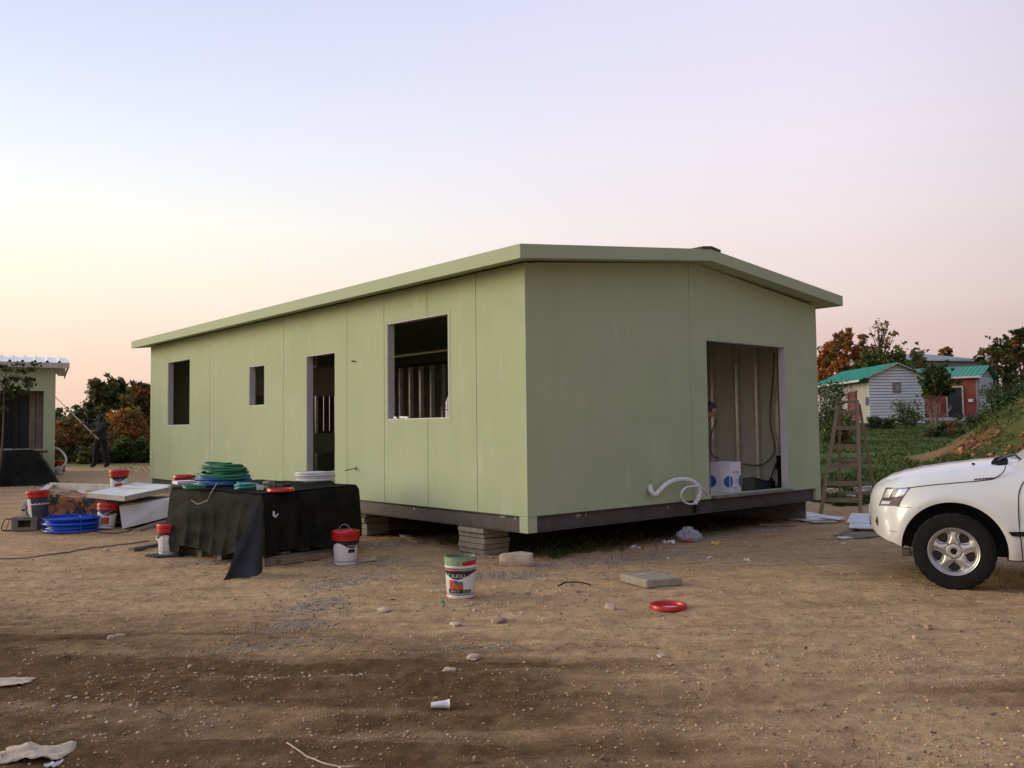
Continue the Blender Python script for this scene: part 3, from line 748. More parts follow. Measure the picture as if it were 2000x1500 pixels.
mb = MB(); mb.tube(smooth_path([(-.02, .9, 1.15), (.10, .8, 1.12), (.24, .6, .95), (.26, .5, .78), (.15, .5, .66), (.0, .6, .62)], 6), .025, 8); mb.build('conduit', 'white_plastic', nb)

# white clapboard house far right
WH = Vector((24.3, 60, 1.55)); wh = thing('clapboard_house', WH, 0, 'white clapboard house with a green roof, behind the wooden ladder', 'house')
w, d, h, rz_ = 3.72, 9.6, 3.22, .80
def clap_gable(parent, w, h, rise, y, mat, step=.20, hole=None):
    z = 0
    while z < h+rise-.05:
        z1 = min(z+step*.80, h+rise)
        def ext(zz): return (0, w) if zz <= h else ((zz-h)/rise*w/2, w-(zz-h)/rise*w/2)
        a0, b0 = ext(z); a1, b1 = ext(z1)
        mb = MB(); mb.add([(a0, y-.06, z), (b0, y-.06, z), (b1, y-.004, z1), (a1, y-.004, z1), (a0, y, z), (b0, y, z)], [(0, 1, 2, 3), (0, 4, 5, 1)])
        mb.build('clapboard', mat, parent); z = z+step
quad_wall(wh, 'wall', [(0, 0, 0), (w, 0, 0), (w, 0, h), (w/2, 0, h+rz_), (0, 0, h)], .2, (0, -1, 0), 'clap_shade')
clap_gable(wh, w, h, rz_, -.002, 'clapboard')
quad_wall(wh, 'wall', [(0, d, 0), (0, .2, 0), (0, .2, h), (0, d, h)], .2, (-1, 0, 0), 'cream_wall')
quad_wall(wh, 'wall', [(w, .2, 0), (w, d, 0), (w, d, h), (w, .2, h)], .2, (1, 0, 0), 'clapboard')
quad_wall(wh, 'wall', [(w, d, 0), (0, d, 0), (0, d, h), (w/2, d, h+rz_), (w, d, h)], .2, (0, 1, 0), 'cream_wall')
def ribbed(parent, e0, e1, r0, r1, mat, n=30, th=.06, rib=.04, name='roof'):
    """ribbed sheet between eaves line e0-e1 and ridge line r0-r1"""
    e0, e1, r0, r1 = map(Vector, (e0, e1, r0, r1)); mb = MB()
    def fn(u, v):
        a = e0.lerp(e1, u); b = r0.lerp(r1, u); p = a.lerp(b, v); k = (u*n) % 1.0
        return p + Vector((0, 0, rib if .3 < k < .5 else 0))
    mb.grid(fn, n*6, 1); mb.grid(lambda u, v: fn(u, v)-Vector((0, 0, th)), n*6, 1)
    return mb.build(name, mat, parent)
sl = rz_/(w/2)
ribbed(wh, (-.75, -.3, h-.40+.14), (-.75, d+.3, h-.40+.14), (w/2, -.3, h+rz_+.10), (w/2, d+.3, h+rz_+.10), 'green_roof')
ribbed(wh, (w+.3, -.3, h-.13+.10), (w+.3, d+.3, h-.13+.10), (w/2, -.3, h+rz_+.10), (w/2, d+.3, h+rz_+.10), 'green_roof')
for a, b in (((-.3, -.32, h-.12), (w/2, -.32, h+rz_+.04)), ((w+.3, -.32, h-.12), (w/2, -.32, h+rz_+.04))):
    mb = MB(); mb.bar(a, b, .05, .18, (0, 1, 0)); mb.build('barge_board', 'white_wood', wh)
mb = MB(); mb.box((-.77, d/2, h-.31), (.05, d+.5, .14)); mb.build('fascia', 'white_wood', wh)
wn_ = MB(); wn_.box((w*.5, -.06, 2.42), (.54, .08, .66)); wf = wn_.build('window', 'wood_old', wh)
g_ = MB(); g_.box((w*.5+.04, -.105, 2.42), (.30, .02, .44)); g_.build('pane', 'cream_wall', wf)
mb = MB(); mb.box((-.05, 2.9, 1.15), (.08, 1.5, 2.25)); mb.build('door', 'red_door', wh)
mb = MB(); mb.box((-.12, .35, 1.55), (.2, .5, .5)); mb.build('meter_box', 'grey_roof', wh)

# red and white house
RH = Vector((33.9, 64, 1.70)); rh = thing('red_house', RH, rad(-41), 'dark red house with white end wall and green roof, behind a round tree', 'house')
w, d, h, rz_ = 4.2, 8.5, 3.25, .75     # long wall runs -x (left, back); the white gable faces +x
quad_wall(rh, 'wall', [(-d, 0, 0), (0, 0, 0), (0, 0, h), (-d, 0, h)], .2, (0, -1, 0), 'red_wall')
quad_wall(rh, 'wall', [(0, 0, 0), (0, w, 0), (0, w, h), (0, w/2, h+rz_), (0, 0, h)], .2, (1, 0, 0), 'clap_shade')
quad_wall(rh, 'wall', [(0, w, 0), (-d, w, 0), (-d, w, h), (0, w, h)], .2, (0, 1, 0), 'red_wall')
quad_wall(rh, 'wall', [(-d, w, 0), (-d, 0, 0), (-d, 0, h), (-d, w/2, h+rz_), (-d, w, h)], .2, (-1, 0, 0), 'red_wall')
ribbed(rh, (-d-.3, -.35, h-.05), (.3, -.35, h-.05), (-d-.3, w/2, h+rz_+.08), (.3, w/2, h+rz_+.08), 'green_roof')
ribbed(rh, (-d-.3, w+.35, h-.05), (.3, w+.35, h-.05), (-d-.3, w/2, h+rz_+.08), (.3, w/2, h+rz_+.08), 'green_roof')
mb = MB(); mb.box((-d/2, -.37, h-.10), (d+.5, .05, .14)); mb.build('fascia', 'white_wood', rh)
for z in (.0, .16, .32, .48, .64, .80, .96, 1.12, 1.28, 1.44, 1.6, 1.76, 1.92, 2.08, 2.24, 2.4, 2.56, 2.72, 2.88, 3.04):
    mb = MB(); mb.add([(.03, 0, z), (.03, w, z), (.008, w, z+.125), (.008, 0, z+.125)], [(0, 1, 2, 3)]); mb.build('clapboard', 'clapboard', rh)
dr = MB(); dr.box((-1.62, -.04, 1.2), (.98, .06, 2.4)); dr_ = dr.build('door', 'dark_void', rh)  # dark panel: shade of the open doorway put into its colour
for x in (-2.16, -1.08):
    mb = MB(); mb.box((x, -.06, 1.22), (.09, .1, 2.44)); mb.build('door_frame', 'white_wood', dr_)
mb = MB(); mb.box((-1.62, -.06, 2.48), (1.17, .1, .09)); mb.build('door_frame', 'white_wood', dr_)
mb = MB(); mb.box((-.55, -.08, 1.45), (.3, .14, .22)); mb.build('wall_lamp', 'white_plastic', rh)
mb = MB(); mb.box((-2.2, -.6, .12), (4.5, 1.1, .24)); mb.build('porch_slab', 'white_dirty', rh)

# low grey roofed building behind
GR = thing('grey_roof_building', (40.0, 85, 2.75), 0, 'distant low building with a flat grey roof behind the green roofs', 'building')
quad_wall(GR, 'wall', [(-4, 0, 0), (7, 0, 0), (7, 0, 4.9), (-4, 0, 4.9)], 9, (0, -1, 0), 'cream_wall')
mb = MB(); mb.add([(-4.5, -.5, 4.9), (7.5, -.5, 4.6), (7.5, 9.5, 4.6), (-4.5, 9.5, 4.9), (-4.5, 4, 5.9), (2.2, 4, 5.75)], [(0, 1, 5, 4), (1, 2, 5), (2, 3, 4, 5), (3, 0, 4)]); mb.build('roof', 'grey_roof', GR)

# ------------------------------------------------------------------ trees and plants
def leaf_cloud(clumps, n, size, cols, seed, flat=.0):
    """leaf-sized faces spread through clumps [(centre, radius)], returns verts, faces, tints"""
    r = np.random.RandomState(seed)
    C = np.array([c for c, _ in clumps], float); R = np.array([q for _, q in clumps], float)
    if R.ndim == 1: R = np.stack([R]*3, 1)
    w = (R[:, 0]*R[:, 1]*R[:, 2])**.7; idx = r.choice(len(clumps), n, p=w/w.sum())
    d = r.randn(n, 3); d /= np.linalg.norm(d, axis=1)[:, None]
    rad_ = r.rand(n)**.45
    P = C[idx] + d*rad_[:, None]*R[idx]
    a = r.randn(n, 3); a /= np.linalg.norm(a, axis=1)[:, None]; b = r.randn(n, 3)
    b -= (a*b).sum(1)[:, None]*a; b /= np.linalg.norm(b, axis=1)[:, None]
    s = size*(.40+1.15*r.rand(n)**1.6)[:, None]*(.8+.4*r.rand(len(clumps)))[idx][:, None]
    V = np.stack([P - a*s, P - b*s*.45, P + a*s, P + b*s*.45], 1).reshape(-1, 3)
    cc = np.array(cols, float); base = r.choice(len(cols), len(clumps))
    ci = np.where(r.rand(n) < .7, base[idx], r.choice(len(cols), n))
    T = cc[ci]*(.65+.7*r.rand(n))[:, None]
    return V, T
def leaf_obj(name, V, T, parent, mat='leaf'):
    n = len(T); me = bpy.data.meshes.new(name)
    me.vertices.add(4*n); me.vertices.foreach_set('co', V.ravel())
    me.loops.add(4*n); me.loops.foreach_set('vertex_index', np.arange(4*n))
    me.polygons.add(n); me.polygons.foreach_set('loop_start', np.arange(n)*4)
    me.update(calc_edges=True); set_tint(me, T); me.materials.append(M[mat])
    o = bpy.data.objects.new(name, me); col.objects.link(o)
    if parent is not None: o.parent = parent
    return o
GREEN = [(0.0607, 0.1013, 0.0243), (0.0911, 0.1316, 0.0324), (0.0446, 0.0729, 0.0203), (0.1215, 0.1519, 0.0405)]
DARKG = [(0.0354, 0.0619, 0.0177), (0.053, 0.084, 0.0243), (0.0265, 0.0442, 0.0155)]
ORANGE = [(0.4205, 0.1576, 0.0378), (0.5466, 0.2313, 0.0631), (0.2944, 0.1261, 0.0315), (0.2102, 0.1261, 0.0378)]
RUST = [(0.2925, 0.1237, 0.036), (0.3825, 0.18, 0.0562), (0.1575, 0.1125, 0.036)]
OLIVE = [(0.147, 0.1365, 0.0378), (0.105, 0.1155, 0.0336), (0.21, 0.1575, 0.042)]
GREYG = [(0.1365, 0.1547, 0.091), (0.2002, 0.2184, 0.1456), (0.091, 0.1092, 0.0546)]
def tree(name, base, h, w, label, cols, seed, n=2600, leaf=.14, crown0=.3, sparse=False, cat='tree', group=None, clumps=None, trunk=None, spread=None):
    """trunk with limbs; leaf clumps at the limb ends"""
    r = random.Random(seed); t = thing(name, base, 0, label, cat, group); mb = MB(); ends = []
    tr = trunk or max(.03, h*.018)
    top = Vector((r.uniform(-.05, .05)*w, r.uniform(-.05, .05)*w, h*.82))
    path = [Vector((0, 0, -.1))] + [top*k/4 + Vector((r.uniform(-1, 1), r.uniform(-1, 1), 0))*w*.03 for k in range(1, 5)]
    path = smooth_path(path, 3); mb.tube(path, [tr*(1-.75*i/(len(path)-1)) for i in range(len(path))], 7)
    nl = spread or 14
    for k in range(nl):
        f = crown0 + (1-crown0)*(k+.5)/nl; p0 = path[min(len(path)-1, int(f*.95*(len(path)-1)))]
        a = 2.399*k + r.uniform(-.4, .4); reach = w/2*(.55+.5*r.random())*(sin(pi*min(1, .25+.75*(f-crown0)/(1-crown0)))*.75+.3)
        e = Vector((cos(a)*reach, sin(a)*reach, min(h*.97, f*h+h*.1*r.random())))
        mid = (p0+e)/2+Vector((0, 0, -.04*h*r.random()))
        mb.tube(smooth_path([p0, mid, e], 3), [tr*.42, tr*.38, tr*.33, tr*.28, tr*.22, tr*.16, tr*.1], 5); ends += [e, mid.lerp(e, .5)]
    mb.build('trunk', 'bark', t, smooth=60)
    cl = []
    for e in ends:
        q = w*(.10 if sparse else .17)*(.7+.6*r.random())
        cl.append((e, (q, q, q*.8)))
        for _ in range(3 if not sparse else 1):
            o = Vector((r.gauss(0, 1), r.gauss(0, 1), r.gauss(.1, .8)))*q*.85; q2 = q*(.28+.34*r.random()); cl.append((e+o, (q2, q2, q2*.8)))
    V, T = leaf_cloud(cl, int(n*1.6), leaf*.74, cols, seed); leaf_obj('crown', V, T, t); return t
def bush(name, base, h, w, label, cols, seed, n=1500, leaf=.09, dx=None, cat='bush', group=None, flowers=None):
    r = random.Random(seed); t = thing(name, base, 0, label, cat, group); mb = MB(); cl = []
    dx = dx or w
    for k in range(9):
        a = r.uniform(0, 2*pi); e = Vector((cos(a)*w/2*.8*r.random()**.5, sin(a)*dx/2*.8*r.random()**.5, h*(.45+.5*r.random())))
        mb.tube([Vector((e.x*.2, e.y*.2, -.1)), Vector((e.x*.6, e.y*.6, e.z*.5)), e], [.02, .014, .006], 5)
        q = h*.22*(.7+.7*r.random()); cl.append((e, (q*1.2, q*1.2, q)))
        cl.append((Vector((e.x*1.15, e.y*1.15, e.z*.4)), (q*1.3, q*1.3, q)))
    mb.build('stem', 'bark', t)
    V, T = leaf_cloud(cl, int(n*1.5), leaf*.78, cols, seed)
    leaf_obj('foliage', V, T, t)
    if flowers:
        V, T = leaf_cloud(cl, flowers, leaf*.6, [(.62, .60, .58), (.5, .47, .44)], seed+1); stuff(leaf_obj('blossom', V, T, t))
    return t
def tbase(px, Y, py=None):
    p = at(px, 840, Y); return Vector((p.x, Y, gh(p.x, Y)))
def height_to(py, px, Y):   # height above ground of a point seen at row py
    p = at(px, py, Y); return p.z-gh(p.x, Y)
def T_(name, px, Y, top, wpx, label, cols, seed, **k):
    b = tbase(px, Y); h = height_to(top, px, Y); return tree(name, b, h, wpx*Y/F_PX, label, cols, seed, **k)
def B_(name, px, Y, top, wpx, label, cols, seed, **k):
    b = tbase(px, Y); h = height_to(top, px, Y); return bush(name, b, h, wpx*Y/F_PX, label, cols, seed, **k)
G1 = 'trees and shrubs behind the yard on the left'
T_('broadleaf_tree', 216, 37, 748, 92, 'tallest dark tree behind the man with the pole, leafy fringe against the sky', OLIVE+DARKG, 3, n=3600, leaf=.17, crown0=.45, group=G1)
T_('autumn_tree', 276, 36, 752, 70, 'orange-brown tree touching the far end of the green house', RUST+OLIVE+OLIVE, 5, n=3600, leaf=.15, crown0=.3, group=G1)
B_('autumn_shrub', 243, 34, 795, 80, 'rusty orange shrub just right of the man with the pole', RUST+OLIVE+ORANGE[:2], 7, n=3200, leaf=.12, group=G1)
B_('autumn_shrub', 138, 34, 822, 92, 'brownish shrub between the left cabin and the man', RUST+OLIVE+RUST, 8, n=3600, leaf=.11, group=G1)
B_('green_shrub', 184, 35, 800, 75, 'dark olive shrub directly behind the man with the pole', OLIVE+DARKG, 9, n=3000, leaf=.12, group=G1)
B_('green_shrub', 262, 33, 858, 100, 'low dark green shrub at the foot of the orange ones', DARKG+GREEN, 10, n=3000, leaf=.10, group=G1)
B_('green_shrub', 165, 32.5, 872, 95, 'low olive undergrowth behind the man\'s legs', DARKG+OLIVE, 12, n=2400, leaf=.09, group=G1)
B_('green_shrub', 312, 38, 770, 90, 'dark shrub half hidden behind the end of the green house', DARKG+ORANGE, 13, n=2400, leaf=.13, group=G1)
T_('distant_tree', 112, 95, 800, 34, 'hazy distant tree above the shrubs beside the left cabin', GREYG, 14, n=900, leaf=.28, group=G1)
T_('distant_tree', 146, 92, 803, 40, 'hazy distant tree left of the dark olive shrub', GREYG, 15, n=900, leaf=.28, group=G1)
G2 = 'trees behind the houses on the right'
T_('autumn_tree', 1622, 82, 672, 62, 'rust-orange tree closest to the right end of the green house', ORANGE, 21, n=3000, leaf=.26, crown0=.3, group=G2)
T_('autumn_tree', 1652, 80, 650, 52, 'tall rust-orange tree left of the thin see-through tree', ORANGE+RUST, 22, n=3200, leaf=.25, crown0=.35, group=G2)
T_('autumn_tree', 1688, 82, 652, 26, 'narrow dark orange treetop above the green roof', RUST, 23, n=900, leaf=.24, crown0=.4, group=G2)
T_('autumn_tree', 1706, 79, 680, 50, 'low orange tree behind the white house', ORANGE+OLIVE, 24, n=1800, leaf=.24, group=G2)
T_('bare_tree', 1728, 80, 626, 62, 'thin half-bare tree showing the pink sky through its twigs', RUST+OLIVE, 25, n=330, leaf=.26, crown0=.45, sparse=True, spread=30, group=G2)
T_('hedge_tree', 1700, 74, 694, 70, 'broad green tree behind the white house roof, its left half', GREEN, 26, n=3200, leaf=.2, crown0=.2, group=G2)
T_('hedge_tree', 1752, 73, 690, 75, 'broad olive green tree right above the white gable', GREEN+OLIVE, 27, n=3400, leaf=.2, crown0=.2, group=G2)
T_('hedge_tree', 1794, 75, 686, 52, 'spiky grey-green tree beside the grey roof', GREYG+OLIVE, 28, n=1500, leaf=.2, crown0=.2, group=G2)
T_('distant_tree', 1854, 96, 679, 34, 'small dark tree standing alone behind the grey roof', DARKG+RUST, 29, n=900, leaf=.28, crown0=.5, group=G2)
T_('broadleaf_tree', 1952, 72, 676, 78, 'rounded dark tree behind the red house at the right', DARKG+OLIVE, 30, n=3400, leaf=.22, crown0=.2, group=G2)
T_('broadleaf_tree', 2000, 74, 640, 62, 'tallest brown-green tree cut by the right edge', RUST+DARKG, 31, n=2600, leaf=.24, crown0=.3, group=G2)
T_('round_tree', 1831, 56, 716, 62, 'compact round dark green tree in front of the red house', DARKG+GREEN, 32, n=3200, leaf=.14, crown0=.52)
G3 = 'bushes in front of the far houses'
B_('flowering_bush', 1624, 44, 752, 62, 'bush flecked with white blossom beside the end of the green house', DARKG+GREEN, 41, n=2600, leaf=.10, flowers=420, group=G3)
B_('grey_bush', 1772, 50, 786, 62, 'wispy grey-green bush at the corner of the white house', GREYG+GREEN, 42, n=1500, leaf=.09, flowers=60, group=G3)
B_('leafy_bush', 1968, 47, 748, 76, 'big dark bush in front of the red house\'s white end', DARKG+GREYG+GREEN, 43, n=4200, leaf=.11, group=G3)
B_('leafy_bush', 2010, 46, 728, 70, 'dark bush above the dirt mound at the right edge', DARKG, 44, n=2600, leaf=.12, group=G3)
B_('grey_bush', 1900, 48, 806, 70, 'low grey-green scrub below the open red-house doorway', GREYG+DARKG, 45, n=1600, leaf=.09, group=G3)
B_('leafy_bush', 1850, 40, 824, 90, 'dim scrubby bush left of the dirt mound', DARKG+RUST+GREYG, 46, n=2600, leaf=.08, group=G3)
B_('leafy_bush', 1722, 48, 816, 66, 'low leafy plants along the foot of the white house', DARKG+GREEN, 47, n=1700, leaf=.09, group=G3)
B_('leafy_bush', 1640, 36, 812, 60, 'green bush seen through the upper ladder rungs', DARKG+RUST+GREEN, 48, n=2000, leaf=.08, group=G3)
bt = tbase(1826, 44); bs = thing('bare_shrub', bt, 0, 'bare pale-twigged shrub between the white and red houses', 'shrub')
mb = MB(); r_ = random.Random(5)
for k in range(9):
    a = r_.uniform(0, 2*pi); e = Vector((cos(a)*.9*r_.random(), sin(a)*.6, 1.1+.7*r_.random())); m_ = e*.5+Vector((0, 0, .1)); mb.tube([(0, 0, -.05), m_, e], [.035, .024, .01], 5)
    for q in range(3):
        mb.tube([m_.lerp(e, .3*q), m_.lerp(e, .3*q)+Vector((r_.uniform(-.4, .4), r_.uniform(-.3, .3), .35))], [.014, .005], 4)
mb.build('branch', 'wood', bs)
# sapling in front of the left cabin
sp = thing('sapling', (-9.95, 17.0, gh(-9.95, 17)), 0, 'young green sapling with a thin leaning stem at the left edge', 'tree')
mb = MB(); b0 = sp.location
def loc(px, py, Y): return at(px, py, Y)-b0
stem = smooth_path([Vector((-.02, 0, -.05)), loc(1, 900, 17), loc(6, 840, 17), loc(8, 770, 17), loc(12, 735, 17)], 4)
mb.tube(stem, [.022*(1-.6*i/len(stem)) for i in range(len(stem))], 6)
ends = [loc(x, y, 17+dy) for x, y, dy in ((15, 722, 0), (45, 726, .1), (62, 722, -.1), (70, 712, 0), (55, 742, .1), (58, 752, -.1), (30, 740, .1), (5, 745, -.1), (-15, 735, 0), (-25, 760, .1), (12, 765, .1), (25, 758, -.1), (-8, 785, 0), (4, 800, .1), (48, 765, 0), (20, 775, .1), (-20, 725, 0), (0, 715, .1), (35, 712, 0))]
for e in ends: mb.tube([stem[-1-rnd.randrange(6)], e*.6+stem[-1]*.4+Vector((0, 0, .06)), e], [.009, .006, .003], 4)
mb.build('trunk', 'bark', sp, smooth=60)
V, T = leaf_cloud([(e, (.13, .13, .06)) for e in ends], 1300, .036, [(.035, .06, .012), (.05, .075, .018), (.06, .065, .018), (.025, .04, .01)], 9); leaf_obj('crown', V, T, sp)

# ------------------------------------------------------------------ grass and gravel (uncountable)
def grass_obj(name, pts, hgt, wid, cols, seed):
    r = np.random.RandomState(seed); n = len(pts); P = np.array(pts)
    a = r.rand(n)*2*pi; d = np.stack([np.cos(a), np.sin(a), np.zeros(n)], 1); h = hgt*(.4+.9*r.rand(n))[:, None]; w = wid*(.6+.8*r.rand(n))[:, None]
    lean = np.stack([r.randn(n)*.45, r.randn(n)*.45, np.ones(n)], 1)
    mid = P+lean*h*.55; tip = P+lean*np.array([1.6, 1.6, 1.0])*h
    V = np.stack([P-d*w, P+d*w, mid+d*w*.7, tip], 1)
    V[:, 3] += d*w*.1
    V = V.reshape(-1, 3); cc = np.array(cols); T = cc[r.choice(len(cc), n)]*(.6+.8*r.rand(n))[:, None]
    return leaf_obj(name, V, T, None, 'grass')
def gzv(x, y):
    i = np.clip(np.searchsorted(GX, x)-1, 0, len(GX)-2); j = np.clip(np.searchsorted(GY, y)-1, 0, len(GY)-2)
    fx = (x-GX[i])/(GX[i+1]-GX[i]); fy = (y-GY[j])/(GY[j+1]-GY[j])
    return (GZ[j, i]*(1-fx)+GZ[j, i+1]*fx)*(1-fy)+(GZ[j+1, i]*(1-fx)+GZ[j+1, i+1]*fx)*fy
r_ = np.random.RandomState(4)
Y = 16.3 + 42*r_.rand(150000)**1.5; X = Y*(.335+.28*r_.rand(150000))
q = np.hypot((X-20.5)/8.6, (Y-26)/6.5)
keep = ~((q < 1.0) & ((fbm(X, Y, .45, 44, 4) < .47) | (q < .15))) & ~((Y < 18.5) & (fbm(X, Y, .8, 15, 2) < .55-.1*(Y-16.5))) & (fbm(X, Y, .6, 27, 3) > .40)
X, Y = X[keep][:42000], Y[keep][:42000]
pts = np.stack([X, Y, gzv(X, Y)-.01], 1)
GC = [(.055, .105, .020), (.08, .125, .028), (.105, .135, .038), (.04, .075, .016), (.14, .125, .045)]
stuff(grass_obj('grass', pts, .11, .016, GC, 6), 'rough green grass between the yard and the far houses', 'grass')
pts = []
for k in range(500):
    p = on(1120+rnd.gauss(0, 60), 1066+rnd.gauss(0, 10)); pts.append((p.x, p.y, gz(p.x, p.y)))
for (px, py, n, s) in ((1085, 1085, 160, 10), (1380, 1035, 120, 30), (880, 1060, 60, 14), (260, 918, 160, 30), (60, 946, 200, 40)):
    for k in range(n):
        p = on(px+rnd.gauss(0, s), py+rnd.gauss(0, 4)); pts.append((p.x, p.y, gz(p.x, p.y)))
stuff(grass_obj('weeds', pts, .06, .006, [(.04, .08, .015), (.06, .10, .025), (.09, .10, .035)], 8), 'short weeds under and around the raised house', 'weeds')
ICO = [(0, 0, 1), (.894, 0, .447), (.276, .851, .447), (-.724, .526, .447), (-.724, -.526, .447), (.276, -.851, .447), (.724, .526, -.447), (-.276, .851, -.447), (-.894, 0, -.447), (-.276, -.851, -.447), (.724, -.526, -.447), (0, 0, -1)]
ICOF = [(0, 1, 2), (0, 2, 3), (0, 3, 4), (0, 4, 5), (0, 5, 1), (1, 6, 2), (2, 7, 3), (3, 8, 4), (4, 9, 5), (5, 10, 1), (6, 7, 2), (7, 8, 3), (8, 9, 4), (9, 10, 5), (10, 6, 1), (6, 11, 7), (7, 11, 8), (8, 11, 9), (9, 11, 10), (10, 11, 6)]
def pebbles(name, P, S, cols, seed, mat, flat=.65):
    r = np.random.RandomState(seed); n = len(P); base = np.array(ICO)
    V = base[None]*(1+.28*r.randn(n, 12, 1)); V *= np.stack([1+.35*r.rand(n), 1+.1*r.rand(n), flat+.2*r.rand(n)], 1)[:, None]
    a = r.rand(n)*2*pi; ca, sa = np.cos(a), np.sin(a); X = V[:, :, 0]*ca[:, None]-V[:, :, 1]*sa[:, None]; Y_ = V[:, :, 0]*sa[:, None]+V[:, :, 1]*ca[:, None]
    V = np.stack([X, Y_, V[:, :, 2]], 2)*np.array(S)[:, None, None] + np.array(P)[:, None]
    F = (np.array(ICOF)[None]+12*np.arange(n)[:, None, None]).reshape(-1, 3)
    me = bpy.data.meshes.new(name); me.vertices.add(12*n); me.vertices.foreach_set('co', V.ravel())
    me.loops.add(F.size); me.loops.foreach_set('vertex_index', F.ravel()); me.polygons.add(len(F)); me.polygons.foreach_set('loop_start', np.arange(len(F))*3)
    me.update(calc_edges=True); cc = np.array(cols); T = cc[r.choice(len(cc), n)]*(.75+.5*r.rand(n))[:, None]
    set_tint(me, np.repeat(T, 20, 0)); me.materials.append(M[mat]); o = bpy.data.objects.new(name, me); col.objects.link(o); return o
def scatter(n, seed, smin, smax, pw, ymax=16, sink=.25, clump=.45):
    r = np.random.RandomState(seed); P = []; S = []
    while True:
        m = 4000; Y = 3.0+(ymax-3)*r.rand(m)**1.25; X = Y*(-.66+1.3*r.rand(m))
        keep = .6*fbm(X, Y, 1.1, 61+seed, 4)+.4*(1-streak(X, Y))+.10*r.randn(m) > clump
        x, y = X[keep], Y[keep]; sz = smin+(smax-smin)*r.rand(len(x))**pw
        P.append(np.stack([x, y, gzv(x, y)+sz*(.6-sink)], 1)); S.append(sz); n_ = sum(len(q) for q in S)
        if n_ >= n: break
    return np.concatenate(P)[:n], np.concatenate(S)[:n]
P, S = scatter(17000, 1, .0024, .0095, 7, clump=.57)
stuff(pebbles('gravel', P, S, [(1.0, 1.0, 1.0), (1.25, 1.25, 1.25), (.8, .78, .75), (.95, .9, .85), (1.5, 1.55, 1.6)], 2, 'gravel_mix'), 'loose pale gravel over the dirt yard', 'gravel')
P, S = scatter(14000, 7, .003, .011, 6, sink=.45, clump=.54)
stuff(pebbles('dirt_clods', P, S, [(1.0, 1.0, 1.0), (.7, .65, .6), (1.4, 1.4, 1.3), (1.7, 1.65, 1.5)], 3, 'clod'), 'crumbled clods of brown earth over the yard', 'earth')
P = []; r_ = np.random.RandomState(31)
for px, py, rx, ry, a in GRAVEL_SPOTS:
    c = on(px, py); k = int(900*min(1, rx*ry/.35)); u = r_.randn(k)*rx*.62; v = r_.randn(k)*ry*.62
    P.append(np.stack([c.x+u*cos(a)-v*sin(a), c.y+u*sin(a)+v*cos(a)], 1))
P = np.concatenate(P); S = .003+.007*r_.rand(len(P))**3
Q = []
for px, py, sx, sy, k in ((1040, 1150, 70, 18, 260), (930, 1108, 60, 14, 160), (1160, 1130, 60, 20, 140), (760, 1130, 60, 24, 120), (1770, 1300, 160, 26, 110), (1080, 1185, 120, 14, 170), (230, 1372, 110, 12, 170), (340, 1404, 120, 8, 130), (560, 1320, 160, 20, 110), (1330, 1090, 120, 14, 110), (1600, 1140, 140, 30, 90), (480, 1170, 200, 30, 140)):
    for _ in range(k):
        c = on(px+rnd.gauss(0, sx), py+rnd.gauss(0, sy)); Q.append((c.x, c.y))
Q = np.array(Q); SQ = (.0035+.018*np.random.RandomState(3).rand(len(Q))**5)*np.clip(Q[:, 1]/8.0, .45, 1.0)
stuff(pebbles('limestone_chips', np.stack([Q[:, 0], Q[:, 1], gzv(Q[:, 0], Q[:, 1])+SQ*.15], 1), SQ, [(1.15, 1.25, 1.35), (1.35, 1.5, 1.7), (.9, .95, 1.0), (1.0, 1.1, 1.2)], 15, 'gravel_mix', flat=.45), 'pale limestone chips strewn between the open pail and the slab', 'gravel')
stuff(pebbles('grey_gravel', np.stack([P[:, 0], P[:, 1], gzv(P[:, 0], P[:, 1])+S*.3], 1), S, [(.66, .80, 1.02), (.85, 1.0, 1.3), (.52, .62, .8), (.42, .5, .62)], 5, 'gravel_mix'), 'spilled grey gravel in patches round the house corner', 'gravel')
k = 9000; X = 13+9*r_.rand(k); Y = 19.5+7*r_.rand(k); q = np.hypot((X-20.5)/8.6, (Y-26)/6.5); k_ = (q < 1.08) & (fbm(X, Y, .8, 19, 3) > .47); X, Y = X[k_], Y[k_]; S = .012+.085*r_.rand(len(X))**4
stuff(pebbles('mound_clods', np.stack([X, Y, gzv(X, Y)+S*.2], 1), S, [(.55, .33, .22), (.75, .5, .36), (.42, .25, .17), (1.0, .75, .55)], 6, 'clod'), 'crumbled red earth clods on the dirt mound', 'earth')
k = 60000; X = 12+11*r_.rand(k); Y = 19+8*r_.rand(k); q = np.hypot((X-20.5)/8.6, (Y-26)/6.5); k_ = (q < 1.1) & (fbm(X, Y, .55, 144, 4) > .53); X, Y = X[k_][:14000], Y[k_][:14000]
stuff(grass_obj('mound_grass', np.stack([X, Y, gzv(X, Y)-.01], 1), .10, .014, [(.06, .09, .018), (.10, .12, .03), (.14, .13, .045), (.04, .06, .014)], 16), 'patchy rough grass on the red dirt mound', 'grass')
